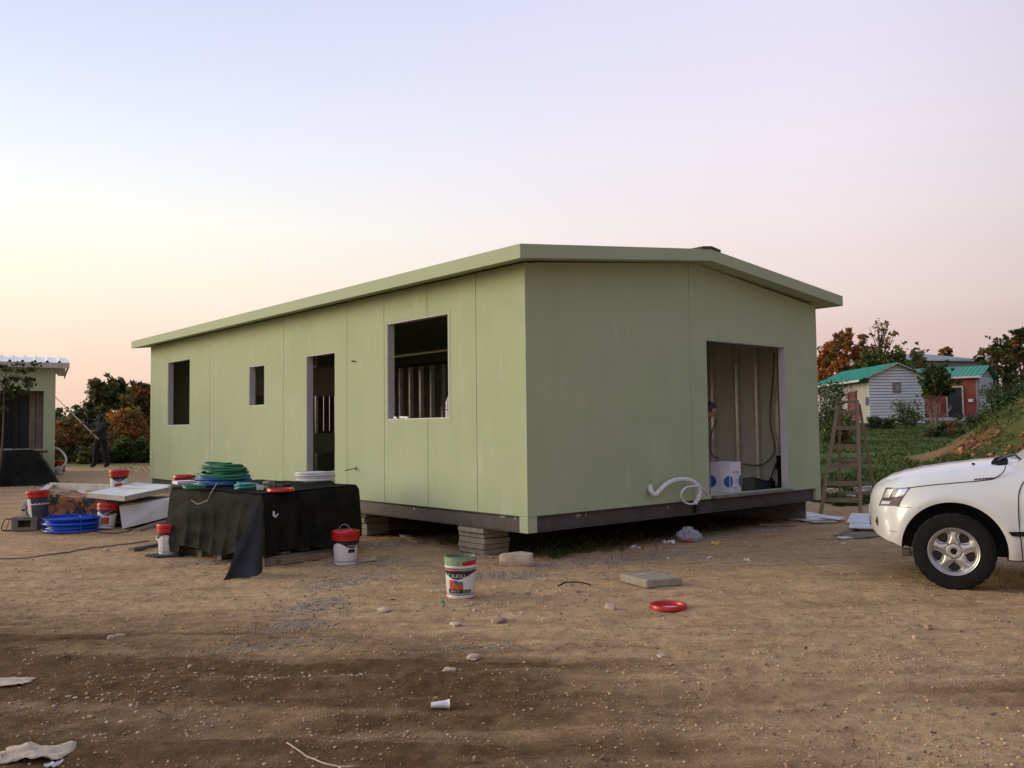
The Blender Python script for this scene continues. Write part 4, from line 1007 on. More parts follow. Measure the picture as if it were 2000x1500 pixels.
# fallen leaves and twigs
r_ = np.random.RandomState(12); n = 3200
Y = 3.2+12*r_.rand(n)**1.1; X = Y*(-.62+1.25*r_.rand(n)); k = fbm(X, Y, .9, 99, 3) > .47; X, Y = X[k], Y[k]; n = len(X)
a = r_.rand(n)*pi; l = (.007+.024*r_.rand(n)**3)[:, None]; w = l*(.10+.35*r_.rand(n))[:, None]
d = np.stack([np.cos(a), np.sin(a), r_.randn(n)*.15], 1); e = np.stack([-np.sin(a), np.cos(a), r_.randn(n)*.25], 1); p = np.stack([X, Y, gzv(X, Y)+.008], 1)
V = np.stack([p-d*l, p-e*w, p+d*l, p+e*w], 1).reshape(-1, 3); T = np.repeat((.6+.8*r_.rand(n))[:, None], 3, 1)
stuff(leaf_obj('leaf_litter', V, T, None, 'twig'), 'dry leaf bits and twigs scattered on the yard', 'litter')

# ------------------------------------------------------------------ supports under the house
def house_w(x, y, z): return H0+HR*x+HL*y+Vector((0, 0, z))
def pier(x, y, n, label, seed):
    p = house_w(x, y, 0); z = gz(p.x, p.y); t = thing('block_pier', (p.x, p.y, z), HROT, label, 'blocks', 'block stacks carrying the house')
    r = random.Random(seed); h = (Z0-z-.008)/n
    for k in range(n):
        mb = MB(); T = Matrix.Translation((r.uniform(-.022, .022), r.uniform(-.022, .022), h*(k+.5))) @ Matrix.Rotation(r.uniform(-.05, .05), 4, 'Z')
        mb.box((0, 0, 0), (.40+r.uniform(-.02, .02), .50+r.uniform(-.02, .02), h-.005), T, .007); mb.build('concrete_slab', 'concrete', t)
    return t
p = on(925, 1092)
pq = Vector((p.x, p.y, 0))-H0
pier(.23, 1.08, 5, 'five-high stack of concrete slabs propping the near corner of the green house', 2)
pier(5.0, 3.2, 4, 'concrete block stack in the dark under the right side of the house', 3)
pier(.35, 7.2, 2, 'low concrete block stack under the middle of the long wall', 4)
pier(1.6, 2.6, 4, 'concrete block stack in the shade behind the near corner of the house', 6)
pier(.4, 4.0, 4, 'concrete block stack under the long wall behind the pail with raised handle', 7)
pier(3.1, 6.0, 4, 'concrete block stack deep under the middle of the house', 5)
p = on(704, 1038); mb = MB(); mb.box((0, 0, .075), (.075, .12, .17), Matrix.Rotation(.5, 4, 'Z'), .006)
o = mb.build('foam_offcut', 'foam_board'); o.location = (p.x+.05, p.y+.15, gz(p.x, p.y)); tag(o, 'white foam offcut standing beside the black-covered stack, under the wall beam', 'offcut')

# ------------------------------------------------------------------ paint pails
def pail_r(z): return .125+.018*z/.36
def arc(mb, t0, t1, zlo, zhi, off=.0012, n=20):
    """print wrapped round the pail between angles, zlo/zhi functions of angle"""
    def fn(u, v):
        a = t0+(t1-t0)*u; z = zlo(a)*(1-v)+zhi(a)*v; r = pail_r(z)+off; return (r*cos(a), r*sin(a), z)
    mb.grid(fn, n, 2)
C_ = lambda v: (lambda a: v)
def make_pail(label, px, py, rot=0.0, tilt=(0, 0), z=None, lid=True, style='plain', pos=None, handle='down', group='white paint pails on the site', drips=()):
    p = pos or onb(px, py)
    t = thing('paint_pail', p if z is None else (p.x, p.y, z), 0, label, 'paint pail', group)
    # turn so that angle 0 looks towards the camera
    t.rotation_euler = (tilt[0], tilt[1], math.atan2(-p.y, -p.x)+rot)
    mb = MB(); H = .365
    mb.lathe([(.0, .004), (pail_r(0)-.006, .0), (pail_r(0), .008), (pail_r(.03), .03), (pail_r(.033)-.002, .034), (pail_r(.038), .04), (pail_r(.27), .27), (pail_r(.275)+.006, .275), (pail_r(.29)+.006, .29), (pail_r(.295), .295), (pail_r(H), H), (pail_r(H)-.004, H), (pail_r(.3)-.005, .3), (pail_r(.03)-.006, .02), (0, .02)], 40)
    b = mb.build('pail_body', 'white_plastic' if style != 'grubby' else 'navy_print', t, smooth=40)
    mb = MB(); mb.lathe([(pail_r(.036)+.001, .034), (pail_r(.036)+.001, .041)], 40, cap=False); mb.build('base_ring', 'black_print', t)
    if lid:
        mb = MB(); R = pail_r(H)+.012
        mb.lathe([(R-.006, .272), (R, .274), (R, .318), (R-.004, .322), (R+.002, .326), (R+.004, .352), (R+.001, .372), (R-.012, .378), (R-.022, .374), (R-.028, .360), (0, .362)], 44)
        l_ = mb.build('lid', 'red_plastic', t, smooth=35)
        if style in ('label_right',):
            mb = MB(); mb.box((0, .0, .3635), (.02, .07, .003)); mb.build('sticker', 'white_plastic', l_)
    wave = lambda c: (lambda a: .215-.030*cos((a-c)*2.6))
    wave0 = lambda c: (lambda a: .202-.028*cos((a-c)*2.2))
    if style == 'open':
        mb = MB(); arc(mb, -1.9, 1.9, wave0(-.25), C_(.252), .0012, 40); mb.build('label_band', 'black_print', t)
        text_part('י רובמס', .052, lambda x, y: ((pail_r(.2)+.0022)*cos(-.33+x/.13), (pail_r(.2)+.0022)*sin(-.33+x/.13), .192+y), 'white_plastic', t)
        mb = MB(); arc(mb, -.85, .17, C_(.07), C_(.155)); mb.build('label_picture', 'olive_print', t)
        mb = MB(); arc(mb, -.80, .14, C_(.088), C_(.123), .002); mb.build('label_picture', 'orange_print', t)
        mb = MB(); arc(mb, -.84, -.36, C_(.128), C_(.168), .002, 8); mb.build('label_picture', 'orange_print', t)
        mb = MB(); arc(mb, -.40, -.22, C_(.142), C_(.165), .0026, 6); mb.build('label_picture', 'blue_print', t)
        mb = MB(); arc(mb, -.95, .78, C_(.048), C_(.084), .0016); mb.build('label_strip', 'olive_print', t)
        mb = MB(); arc(mb, -.92, .12, C_(.055), C_(.086), .0022); mb.build('label_strip', 'black_print', t)
        text_part('שימג בר', .026, lambda x, y: ((pail_r(.07)+.003)*cos(-.40+x/.13), (pail_r(.07)+.003)*sin(-.40+x/.13), .062+y), 'white_plastic', t)
        r = random.Random(2)      # red rim of the torn lid under runs of green paint
        mb = MB(); arc(mb, -pi, pi, C_(.258), C_(.338), .0016, 60); mb.build('rim_band', 'red_plastic', t)
        fr = [r.random() for _ in range(80)]
        def drip(a): k = (a+pi)/(2*pi)*39; i = int(k); f = k-i; return fr[i]*(1-f)+fr[i+1]*f
        mb = MB(); arc(mb, -1.5, .12, lambda a: .252+.045*drip(a), C_(.366), .004, 60); arc(mb, .12, 1.35, lambda a: .245+.008*drip(a), lambda a: .268+.016*drip(a+1), .004, 40); arc(mb, .1, 2*pi-1.5, lambda a: .325+.03*drip((a+pi) % (2*pi)-pi), C_(.366), .004, 60)
        mb.build('paint_run', 'dry_paint', t)
        mb = MB(); mb.lathe([(pail_r(.36)+.003, .355), (pail_r(.36)+.005, .366), (pail_r(.36)-.006, .370), (pail_r(.36)-.007, .35), (pail_r(.3)-.008, .3), (pail_r(.1)-.009, .10), (0, .095)], 40, cap=False)
        mb.build('wet_paint', 'green_paint', t, smooth=50)
    elif style in ('plain', 'label_right', 'wave'):
        c = {'plain': .9, 'label_right': .55, 'wave': 0.0}[style]
        mb = MB(); arc(mb, -2.6, 2.6, wave(c), C_(.272), .0012, 60); mb.build('label_band', 'black_print', t)
        text_part('רובמס', .046, lambda x, y: ((pail_r(.2)+.0022)*cos(c+.02+x/.13), (pail_r(.2)+.0022)*sin(c+.02+x/.13), .206+y), 'white_plastic', t)
        if style == 'label_right':
            mb = MB(); arc(mb, .22, .86, C_(.135), C_(.178)); mb.build('label_picture', 'olive_print', t)
            mb = MB(); arc(mb, .25, .83, C_(.14), C_(.174), .002); mb.build('label_picture', 'black_print', t)
        else:
            k = c-.5 if style == 'wave' else .3
            mb = MB(); arc(mb, k, k+.85, C_(.06), C_(.155)); mb.build('label_picture', 'olive_print', t)
            mb = MB(); arc(mb, k+.3, k+.85, C_(.08), C_(.165), .002); mb.build('label_picture', 'red_plastic', t)
    elif style == 'grubby':
        mb = MB(); arc(mb, -1.6, 1.6, lambda a: .168+.006*sin(a*23)+.004*sin(a*41), lambda a: .186+.008*sin(a*17), .003, 60); mb.build('paint_run', 'white_dirty', t)
        mb = MB(); arc(mb, -1.5, -.75, lambda a: .02+.03*sin(a*9), C_(.26), .002, 16); mb.build('paint_run', 'white_dirty', t)
    for a, w, z0 in drips:
        mb = MB(); arc(mb, a-w, a+w, C_(z0), C_(.275), .0022, 4); arc(mb, a-w*5, a+w*5, lambda q: .275-.06*max(0, 1-abs(q-a)/(w*5))**.7, C_(.276), .0022, 14); mb.build('paint_run', 'red_plastic', t)
    if handle:
        mb = MB()
        ang = 1.25; e0 = Vector((pail_r(.25)*cos(ang), pail_r(.25)*sin(ang), .262)); e1 = Vector((pail_r(.25)*cos(ang+pi), pail_r(.25)*sin(ang+pi), .262))
        n = 16
        up = {'down': -.45, 'up': 1.15}[handle]
        pts = []
        for k in range(n+1):
            s = k/n; m = e0.lerp(e1, s); r = .150*sin(pi*s); side = Vector((cos(ang-pi/2), sin(ang-pi/2), 0))
            if handle == 'up': pts.append(m+Vector((0, 0, 1))*r*1.25+side*r*.25)
            else: pts.append(Vector((.160*cos(ang-pi*s), .160*sin(ang-pi*s), .262-.09*sin(pi*s))))
        mb.tube(pts, .0026, 6); mb.build('handle', 'galvanised', t)
    return t
make_pail('open pail with green paint running over its red rim, before the block stack', 900, 1166, lid=False, style='open', handle=None, rot=0.0)
make_pail('red-lidded white pail with raised wire handle, right of the black-covered stack', 675, 1103, style='label_right', handle='up')
make_pail('red-lidded white pail with a long red paint run, left of the black-covered stack', 331, 1084, style='plain', rot=-.1, tilt=(0, -.03), drips=((-.42, .018, .0), (1.15, .12, .04)))
make_pail('red-lidded black-banded pail standing on the pile behind the white panels', 232, 960, style='wave', pos=at(232, 962, 14.75), handle=None)
make_pail('grubby navy pail with a white paint rim and red lid, behind the blue hose coil', 76, 1008, style='grubby', pos=at(76, 1008, 13.0), tilt=(.06, -.05), handle=None)
make_pail('tilted red-lidded white pail wedged between the blue coil and the white panels', 206, 1034, style='plain', tilt=(.05, -.16), rot=-.9)
make_pail('red-lidded white pail in front of the black sheet by the left cabin', 73, 938, style='plain', rot=2.5, drips=((.3, .02, .05),), handle=None)
make_pail('red-lidded white pail behind the corner of the left cabin', 117, 928, style='wave', rot=.9, handle=None)
pb = onb(73, 938); mb = MB(); mb.lathe([(.0, .0), (.028, 0), (.03, .05), (.03, .10), (.012, .125), (.012, .145), (0, .146)], 14)
o = mb.build('small_bottle', 'white_dirty', smooth=40); o.location = (pb.x, pb.y, gz(pb.x, pb.y)+.363); tag(o, 'small pale bottle standing on the lid of the pail by the left cabin', 'bottle')
def lid_obj(loc, rot, label, face=True):
    R = .155; t = thing('pail_lid', loc, rot, label, 'lid', 'red lids off the pails')
    mb = MB(); mb.lathe([(R-.012, .0), (R, .004), (R, .030), (R-.004, .036), (R-.016, .037), (R-.022, .030), (R-.026, .012), (0, .012)], 48); mb.build('lid_rim', 'red_plastic', t, smooth=35)
    if face: mb = MB(); mb.lathe([(0, .0135), (.055, .0135), (.055, .015), (0, .0155)], 24, Matrix.Translation((-.005, -.03, 0)) @ Matrix.Diagonal((1.4, .6, 1, 1))); mb.build('sticker', 'white_dirty', t)
    return t
p = onb(1305, 1189); lid_obj((p.x, p.y, p.z+.004), .2, 'red pail lid lying on the dirt in front of the concrete slab')

# ------------------------------------------------------------------ stack under a black sheet
A0, A1, A2 = Vector((-2.78, 9.80, 0)), Vector((-1.97, 11.20, 0)), Vector((-4.27, 11.10, 0))
ST = thing('covered_stack', (A0.x, A0.y, 0), 0, 'waist-high stack wrapped in a black plastic sheet beside the long wall', 'covered stack')
e1, e2 = A1-A0, A2-A0
TOPZ = .83
def gl(x, y): return gz(A0.x+x, A0.y+y)
def sheet_top(u, v):
    p = e1*u + e2*v
    return (p.x, p.y, TOPZ + .012*nz(u*5, v*5, 1.0) - .02*sin(pi*u)*sin(pi*v) + .028*(v > .5)*sin(pi*u))
mb = MB(); mb.grid(sheet_top, 24, 24)
def skirt(pa, pb, lift, seed, nrm, flare=.10):
    """hanging side of the sheet, with creases; lift(u): gap above the ground at the hem"""
    def fn(u, v):
        p = pa.lerp(pb, u); ztop = TOPZ+.006*nz(u*9, 0, seed)
        g = gl(p.x, p.y)+lift(u); z = ztop+(g-ztop)*v
        a_ = v**.7
        swag = .5+.5*sin(15*(v+.22*sin(pi*u))+2.5*nz(u*2, v, seed))          # sagging folds between the corners
        pleat = abs(sin(pi*(u*6.5+.5*nz(u*3, v*.8, seed+2)+.15*v)))**.6     # hanging pleats towards the hem
        fold = a_*(.070*nz(u*2.6+seed, v*.8, seed)+.028*nz(u*7+2.5*v, v*1.4, seed+4)+.010*nz(u*19+6*v, v*9, seed)) + .022*swag*(1-v)*sin(pi*u)*min(1, v*6) - .045*pleat*v**1.6
        rnd_ = -.03*max(0, 1-v*14)**2                                        # soft top edge
        q = p + nrm*(flare*v+fold+.020*min(1, v*10)+rnd_)
        return (q.x, q.y, z + .012*nz(u*6, v*4, seed) + .05*v*nz(u*5, 1.7, seed+9))
    mb.grid(fn, 90, 40)
n1 = Vector((e1.y, -e1.x, 0)).normalized(); n2 = Vector((-e2.y, e2.x, 0)).normalized()
if n1.dot(e2) > 0: n1 = -n1
if n2.dot(e1) > 0: n2 = -n2
Z_ = Vector((0, 0, 0))
skirt(Z_, e1, lambda u: .10+.09*u+.05*sin(u*7), 1.3, n1, .06)
skirt(Z_, e2, lambda u: .13+.02*sin(u*9)-.08*(u > .8), 7.7, n2, .10)
skirt(e2, e2+e1, lambda u: .05, 3.1, e2.normalized(), .05)
skirt(e1, e1+e2, lambda u: .05, 5.1, e1.normalized(), .05)
mb.build('black_sheet', 'black_sheet', ST, smooth=60)
# the loose corner flap falling forward to the ground
fl = [Vector((p.x-A0.x, p.y-A0.y, p.z)) for p in (on(424, 1136), on(521, 1121))]
apex = Vector((0, 0, TOPZ-.01))
def flap(u, v):
    w_ = fl[0].lerp(fl[1], .5); half = fl[1]-fl[0]; uu = u-.5
    b = w_ + half*(uu*(1+.12*sin(5*v))); p = apex.lerp(b, v)
    n = half.cross(Vector((0, 0, 1))).normalized()
    s = .085*v*(1-(2*uu)**2)+.030*v*sin(u*9+2*v)*(.4+v)+.018*v*nz(u*6, v*4, 2.2)
    q = p-n*(-s)-Vector((0, 0, .16*v*(1-v)))+half.normalized()*.02*nz(v*5, u, 4)
    q.z += .03*v*v*nz(u*4, 2, 5); q.z = max(q.z, gl(q.x, q.y)+.006); return q
mb = MB(); mb.grid(flap, 30, 40); mb.build('sheet_flap', 'sheet_flap', ST, smooth=60)
# left-hand fold and the pallet showing at the bottom
fl2 = [Vector((p.x-A0.x, p.y-A0.y, p.z)) for p in (on(322, 1048), on(352, 1078))]
ap2 = e2*1.0+Vector((0, 0, TOPZ-.005))
def flap2(u, v):
    b = fl2[0].lerp(fl2[1], u); p = ap2.lerp(b, v); q = p+n2*(.05*v*sin(pi*u)); q.z = max(q.z, gl(q.x, q.y)+.02); return q
mb = MB(); mb.grid(flap2, 10, 20); mb.build('sheet_flap', 'black_sheet', ST, smooth=60)
def inset(u, v): return e1*u+e2*v
for k in range(2):
    for i in range(3):
        u = .12+.30*i+.06; v = .10+.75*k
for k in range(5):
    a = inset(.03, .03+.225*k); b = inset(.97, .03+.225*k); z = gl(a.x, a.y)
    mb = MB(); mb.bar(Vector((a.x, a.y, z+.04)), Vector((b.x, b.y, gl(b.x, b.y)+.04)), .08, .10, ch=.004); mb.build('pallet_beam', 'wood_old', ST)
for i in range(5):
    a = inset(.05+.2*i, .02); b = inset(.05+.2*i, .98); mb = MB(); mb.bar(Vector((a.x, a.y, gl(a.x, a.y)+.115)), Vector((b.x, b.y, gl(b.x, b.y)+.115)), .12, .02, ch=.003); mb.build('pallet_board', 'wood_old', ST)
for k in range(4):
    for i in range(4):
        c = inset(.14+.24*i, .14+.24*k); mb = MB(); T = Matrix.Translation((c.x, c.y, .47)) @ Matrix.Rotation(math.atan2(e1.y, e1.x), 4, 'Z'); mb.box((0, 0, 0), (.39, .44, .62), T, .01); mb.build('packed_block', 'concrete_dark', ST)
mb = MB(); s_ = [Vector((.03+.055*cos(q), 0, 0.0)) for q in (0,)]
a = e1*.07+Vector((0, 0, .60)); n_ = n1*.085
mb.tube([a+n_+Vector((-.012, 0, .03)), a+n_+Vector((-.012, 0, -.02)), a+n_+Vector((.005, .006, -.035)), a+n_+Vector((.03, .03, .0))], [.012, .014, .012, .004], 6); mb.build('tape_scrap', 'film', ST)
# timber and blocks on the ground round it
def plank(name, pa, pb, w, h, label, mat='wood_old', cat='plank', dz=0.0, group=None, abs_=False):
    a, b = (Vector(pa), Vector(pb)) if abs_ else (onb(*pa), onb(*pb)); mb = MB(); mb.bar(Vector((0, 0, h/2+dz)), (b-a)+Vector((0, 0, h/2+dz)), w, h, ch=.004); o = mb.build(name, mat); o.location = a; return tag(o, label, cat, group)
plank('plank', (256, 1077), (312, 1066), .10, .045, 'short grey plank lying left of the pail with the red paint run')
plank('plank', (368, 1080), (418, 1088), .10, .06, 'wooden offcut lying under the front of the black sheet')
plank('plank', (418, 1089), (440, 1087), .10, .05, 'stubby wooden offcut beside the loose corner of the black sheet')
plank('plank', (545, 1106), (640, 1090), .12, .06, 'worn board lying under the dark right side of the black sheet', mat='wood')
plank('plank', (786, 1046), (822, 1062), .09, .03, 'dark board on the ground under the long wall beam')
p = onb(332, 1086); mb = MB(); n = 18; r_ = random.Random(8)
pts = [(cos(2*pi*k/n)*.26*(.8+.35*r_.random()), sin(2*pi*k/n)*.17*(.8+.35*r_.random())) for k in range(n)]
mb.add([(x, y, .006) for x, y in pts]+[(x*.95, y*.95, .02) for x, y in pts], [tuple(range(n, 2*n))]+[(i, (i+1) % n, n+(i+1) % n, n+i) for i in range(n)])
o = mb.build('spilled_mat', 'cloth_dark'); o.location = (p.x-.06, p.y-.02, p.z-.003); tag(o, 'dirty dark rag mat under the pail with the red paint run', 'rag')
p = onb(690, 1100); mb = MB(); mb.hull([(-.16, -.03, 0), (.16, .09, 0), (.20, .02, .02), (-.1, -.1, 0), (.17, .06, .06), (-.05, -.03, .05)], None); o = mb.build('stone_slab', 'stone_brown'); o.location = (p.x+.07, p.y, p.z); tag(o, 'flat brown stone beside the pail with raised handle', 'stone')

# ------------------------------------------------------------------ hose coils
def coil(name, center, R, r, turns, H, mat, label, cat, seed, jit=.02, flat=False, tail=None, group=None, rad_spread=0.0, tiltx=0.0, n=44, sides=6, taper=0.0):
    t = thing(name, center, 0, label, cat, group); q = random.Random(seed); mb = MB(); pts = []
    for k in range(turns):
        rr = R - rad_spread*q.random() - taper*R*k/turns; z0 = r+H*(k+.5)/turns; ox, oy = q.gauss(0, jit*.6), q.gauss(0, jit*.6); ph = q.uniform(0, 6); tl = q.gauss(0, jit*.5)
        for i in range(n):
            a = 2*pi*i/n; rx = rr+jit*.5*sin(2*a+ph)
            pts.append(Vector((rx*cos(a)+ox, rx*sin(a)+oy, z0+H/turns*i/n+tl*sin(a+ph)+tiltx*rx*cos(a))))
    for i in range(3, len(pts)-3): pts[i] = (pts[i-2]+pts[i-1]+pts[i]*2+pts[i+1]+pts[i+2])/6
    if tail: pts += smooth_path([pts[-1]]+[Vector(v) for v in tail], 6)
    mb.tube(pts, r, sides); mb.build('hose', mat, t, smooth=60)
    return t
p = on(125, 1043)
bc = Vector((p.x, p.y+.28, 0)); bc.z = gz(bc.x, bc.y)
t = coil('blue_hose_coil', bc, .42, .0125, 46, .20, 'blue_coil', 'bright blue hose coil lying on the dirt in front of the camouflage cloth', 'hose coil', 3, jit=.014, rad_spread=.13, n=48)
mb = MB()
for a in (.6, 2.2, 3.9, 5.4):
    c = Vector((cos(a), sin(a), 0)); mb2 = MB(); mb2.tube([c*.29+Vector((0, 0, .02)), c*.29+Vector((0, 0, .235)), c*.36+Vector((0, 0, .245)), c*.425+Vector((0, 0, .22)), c*.43+Vector((0, 0, .02))], .005, 5); mb2.build('tie', 'blue_hose', t)
def top_pt(px, py, dz=0.0):
    r = ray(px, py); q = r*((TOPZ+dz-CAM_H)/r.z); return Vector((q.x, q.y, TOPZ+dz))
c = top_pt(430, 950); coil('blue_hose_coil', c+Vector((0, .12, .0)), .345, .010, 9, .12, 'blue_hose', 'dark blue hose coil under the green one on the black-covered stack', 'hose coil', 5, jit=.022, rad_spread=.03)
coil('green_hose_coil', c+Vector((0, .13, .10)), .335, .0115, 24, .15, 'green_hose', 'large green hose coil on top of the black-covered stack', 'hose coil', 6, jit=.05, rad_spread=.11, taper=.22)
c2 = top_pt(372, 957); coil('green_hose_coil', c2+Vector((0.02, .06, 0)), .13, .010, 3, .035, 'green_hose', 'small green hose loop at the left front edge of the black sheet', 'hose coil', 8, jit=.014)
c3 = top_pt(613, 945); coil('white_conduit_coil', c3+Vector((0, .10, 0)), .255, .0165, 4, .12, 'white_plastic', 'neat white conduit coil on the black-covered stack by the doorway', 'conduit coil', 9, jit=.008, rad_spread=.02, sides=8)
c4 = top_pt(478, 957); coil('teal_net_coil', c4+Vector((.0, .07, 0)), .155, .010, 5, .05, 'teal_net', 'flat teal cord coil wrapped in clear film on the black sheet', 'cord coil', 10, jit=.02, rad_spread=.07, tail=((.2, .15, .05), (.36, .26, .02)))
mb = MB(); mb.grid(lambda u, v: (.26*(u-.5), .10*(v-.5)+.02*sin(u*9), .055+.022*sin(pi*u)*sin(pi*v)+.012*nz(u*9, v*6, 1)), 14, 8); o = mb.build('film_wrap', 'clear_film', smooth=60); o.location = c4+Vector((.02, .03, .01)); tag(o, 'crumpled clear film lying over the teal cord coil', 'plastic film')
def carton(px, py, d, rot, mat, label, name='carton', dz=0.0):
    q = top_pt(px, py); mb = MB(); mb.box((0, 0, d[2]/2+dz), d, None, .002); o = mb.build(name, mat); o.location = q; o.rotation_euler = (0, 0, rot); return tag(o, label, 'box')
carton(359, 945, (.24, .20, .042), .7, 'carton_white', 'flat white carton at the back left of the black-covered stack')
q = top_pt(357, 941); lid_obj(q+Vector((-.03, .14, .05)), .3, 'red pail lid resting at the back left of the black-covered stack', False)
q = top_pt(357, 941); mb = MB(); mb.box((0, 0, .025), (.24, .14, .05), None, .004); o = mb.build('red_tray', 'red_plastic'); o.location = q+Vector((-.02, .13, 0)); tag(o, 'red plastic tray under the lid at the back of the black-covered stack', 'tray')
carton(508, 957, (.08, .06, .05), .3, 'white_dirty', 'little white carton between the teal coil and the cardboard box')
o = carton(525, 953, (.085, .13, .085), -.35, 'cardboard', 'small brown cardboard box behind the flat red lid'); 
q = top_pt(545, 961); lid_obj(q+Vector((.0, .07, .002)), .5, 'flat red pail lid at the front corner of the black-covered stack')
carton(555, 951, (.13, .07, .035), .5, 'black_print', 'small black case at the end of the teal cord')
q0 = top_pt(436, 955); wp = [q0+Vector((0, .02, .06)), q0+Vector((-.06, -.05, .07)), top_pt(412, 968)+Vector((0, -.03, .015)), at(405, 978, 10.32), at(386, 985, 10.38), at(374, 977, 10.42)]
mb = MB(); mb.tube([w-wp[0] for w in wp[:3]] + [w-wp[0] for w in wp[3:]], .0045, 6); o = mb.build('bent_wire', 'stone_pale'); o.location = wp[0]; tag(o, 'bent pale wire hanging over the front edge of the black sheet', 'wire')

# ------------------------------------------------------------------ pile on the left: camouflage cloth, white boards, panels
PC = at(150, 1000, 13.6); PC.z = gz(PC.x, PC.y)
cz = thing('camouflage_cloth', PC, 0, 'orange, green and brown camouflage cloth draped over a heap behind the blue hose coil', 'cloth')
def camo_fn(u, v):
    x = -.78+1.75*u
    if v < .5: y = -.12*v/.5*0 - .05 + .06*nz(u*4, v*3, 2)-.05*sin(u*11)*(.5-v); z = .02+.43*(v/.5)**.8
    else: y = -.05+2.0*(v-.5)*1.15; z = .45-.05*(v-.5)*2+.03*nz(u*5, v*5, 4)
    z += .035*nz(u*7, v*7, 1)+.05*sin(u*5+1)*min(1, v*2)
    y += .05*nz(u*9, v*2, 8)
    edge = min(u, 1-u)
    z = .02+(z-.02)*min(1, edge*9)**.7
    return (x, y, z)
mb = MB(); mb.grid(camo_fn, 44, 34); mb.build('cloth', 'camo', cz, smooth=70)
mb = MB(); mb.box((.1, .55, .19), (1.4, .95, .38), None, .02); mb.build('heap', 'concrete_dark', cz)
# frame of pale boards lying on the heap
fa, fb, fc = at(99, 949, 16.2), at(222, 953, 15.6), at(58, 982, 13.9)
wf_ = thing('whitewashed_boards', fa, 0, 'frame of whitish boards lying on the camouflage heap, one leg pointing at the navy pail', 'boards')
for a, b, w, h in ((fa, fb, .06, .12), (fa, fc, .12, .07), (at(160, 958, 15.7), at(160, 968, 14.9), .12, .04)):
    mb = MB(); mb.bar(a-fa, b-fa, w, h, ch=.004); mb.build('board', 'white_wood', wf_)
for px, py, Y in ((100, 962, 16.2), (215, 962, 15.7)):
    q = at(px, py, Y); g = gz(q.x, q.y)
    if q.z-g > .08: mb = MB(); mb.bar(Vector((q.x, q.y, g-.02))-fa, q-fa-Vector((0, 0, -.02)), .08, .08); mb.build('post', 'wood_old', wf_)
q = at(48, 988, 13.6); mb = MB(); mb.box((0, 0, 0), (.10, .05, .16), Matrix.Rotation(.4, 4, 'Y'), .006); mb.box((.0, .0, -.10), (.06, .05, .10)); o = mb.build('board_offcut', 'white_wood'); o.location = q; tag(o, 'pale board offcut sticking up left of the navy pail', 'offcut')
# white insulated panels stacked and leaning
PW = onb(268, 1034)
pw = thing('panel_stack', PW, 0, 'white insulated panels stacked on a block between the camouflage cloth and the black sheet', 'panels', None)
def rel(px, py, Y): return at(px, py, Y)-PW
a, b, c_, d_ = rel(233, 990, 13.35), rel(336, 974, 13.7), rel(336, 1008, 13.7), rel(239, 1033, 13.3)
def slab3(pts, n, mats, name):
    """thick board from a quad and a thickness vector, face and edges apart"""
    P = [Vector(q) for q in pts]; n = Vector(n); vs = P+[q+n for q in P]; mb = MB()
    mb.mi = 0; mb.add(vs, [(0, 1, 2, 3), (7, 6, 5, 4)]); mb.mi = 1; mb.add(vs, [(0, 4, 5, 1), (1, 5, 6, 2), (2, 6, 7, 3), (3, 7, 4, 0)])
    return mb.build(name, mats, pw)
slab3([d_, c_, b, a], (-.05, .12, .02), ['foam_board', 'foam_board'], 'panel')
a, b, c_, d_ = rel(169, 972, 13.6), rel(243, 979, 13.1), rel(334, 960, 13.9), rel(262, 953, 15.0)
slab3([a, b, c_, d_], (0, 0, .075), ['foam_board', 'foam_edge'], 'panel')
a, b, c_, d_ = rel(231, 957, 14.2), rel(300, 962, 13.8), rel(336, 953, 14.2), rel(262, 948, 15.1)
slab3([a, b, c_, d_], (0, 0, .05), ['foam_board', 'foam_edge'], 'panel')
mb = MB(); mb.bar(rel(268, 1040, 13.2), rel(334, 1018, 13.75), .14, .10, ch=.01); mb.build('bearer', 'wood_old', pw)
mb = MB(); mb.box((.1, .75, .2), (.85, .7, .42), None, .02); mb.build('packing', 'concrete_dark', pw)
mb = MB(); mb.bar(rel(183, 1034, 13.5), rel(262, 1038, 13.25), .35, .012); mb.build('base_sheet', 'camo', pw)
# hollow block with clutter at the far left
p = onb(52, 1036); hb = thing('hollow_block', p, .15, 'grey hollow concrete block with a square hole, left of the blue hose coil', 'block')
for c, d in (((0, 0, .03), (.36, .20, .05)), ((0, 0, .185), (.36, .20, .05)), ((-.135, 0, .1075), (.09, .20, .105)), ((.135, 0, .1075), (.09, .20, .105))):
    mb = MB(); mb.box(c, d, None, .004); mb.build('block_wall', 'concrete_dark', hb)
mb = MB(); mb.box((0, .09, .107), (.18, .01, .1)); mb.build('block_web', 'rust_steel', hb)
tw = thing('twig_bundle', p+Vector((.03, .12, .2)), 0, 'bundle of dry sticks standing behind the hollow block', 'sticks')
for k in range(7):
    mb = MB(); mb.tube([(.03*k-.1, 0, -.2), (.03*k-.09+rnd.uniform(-.03, .03), .02, .03), (.03*k-.1+rnd.uniform(-.05, .05), .02, .12+.08*rnd.random())], .009, 5); mb.build('stick', 'wood_old', tw)
mb = MB(); mb.tube(smooth_path([Vector((-.12, 0, .16)), Vector((-.32, .02, .17)), Vector((-.37, .0, .08)), Vector((-.35, -.02, .01)), Vector((-.15, -.03, .012))], 5), .010, 6); mb.tube([(-.26, 0, .165), (-.30, -.01, .01)], .005, 5); o = mb.build('wire_frame', 'black_print'); o.location = p; tag(o, 'dark bent wire frame at the left of the hollow block', 'wire')
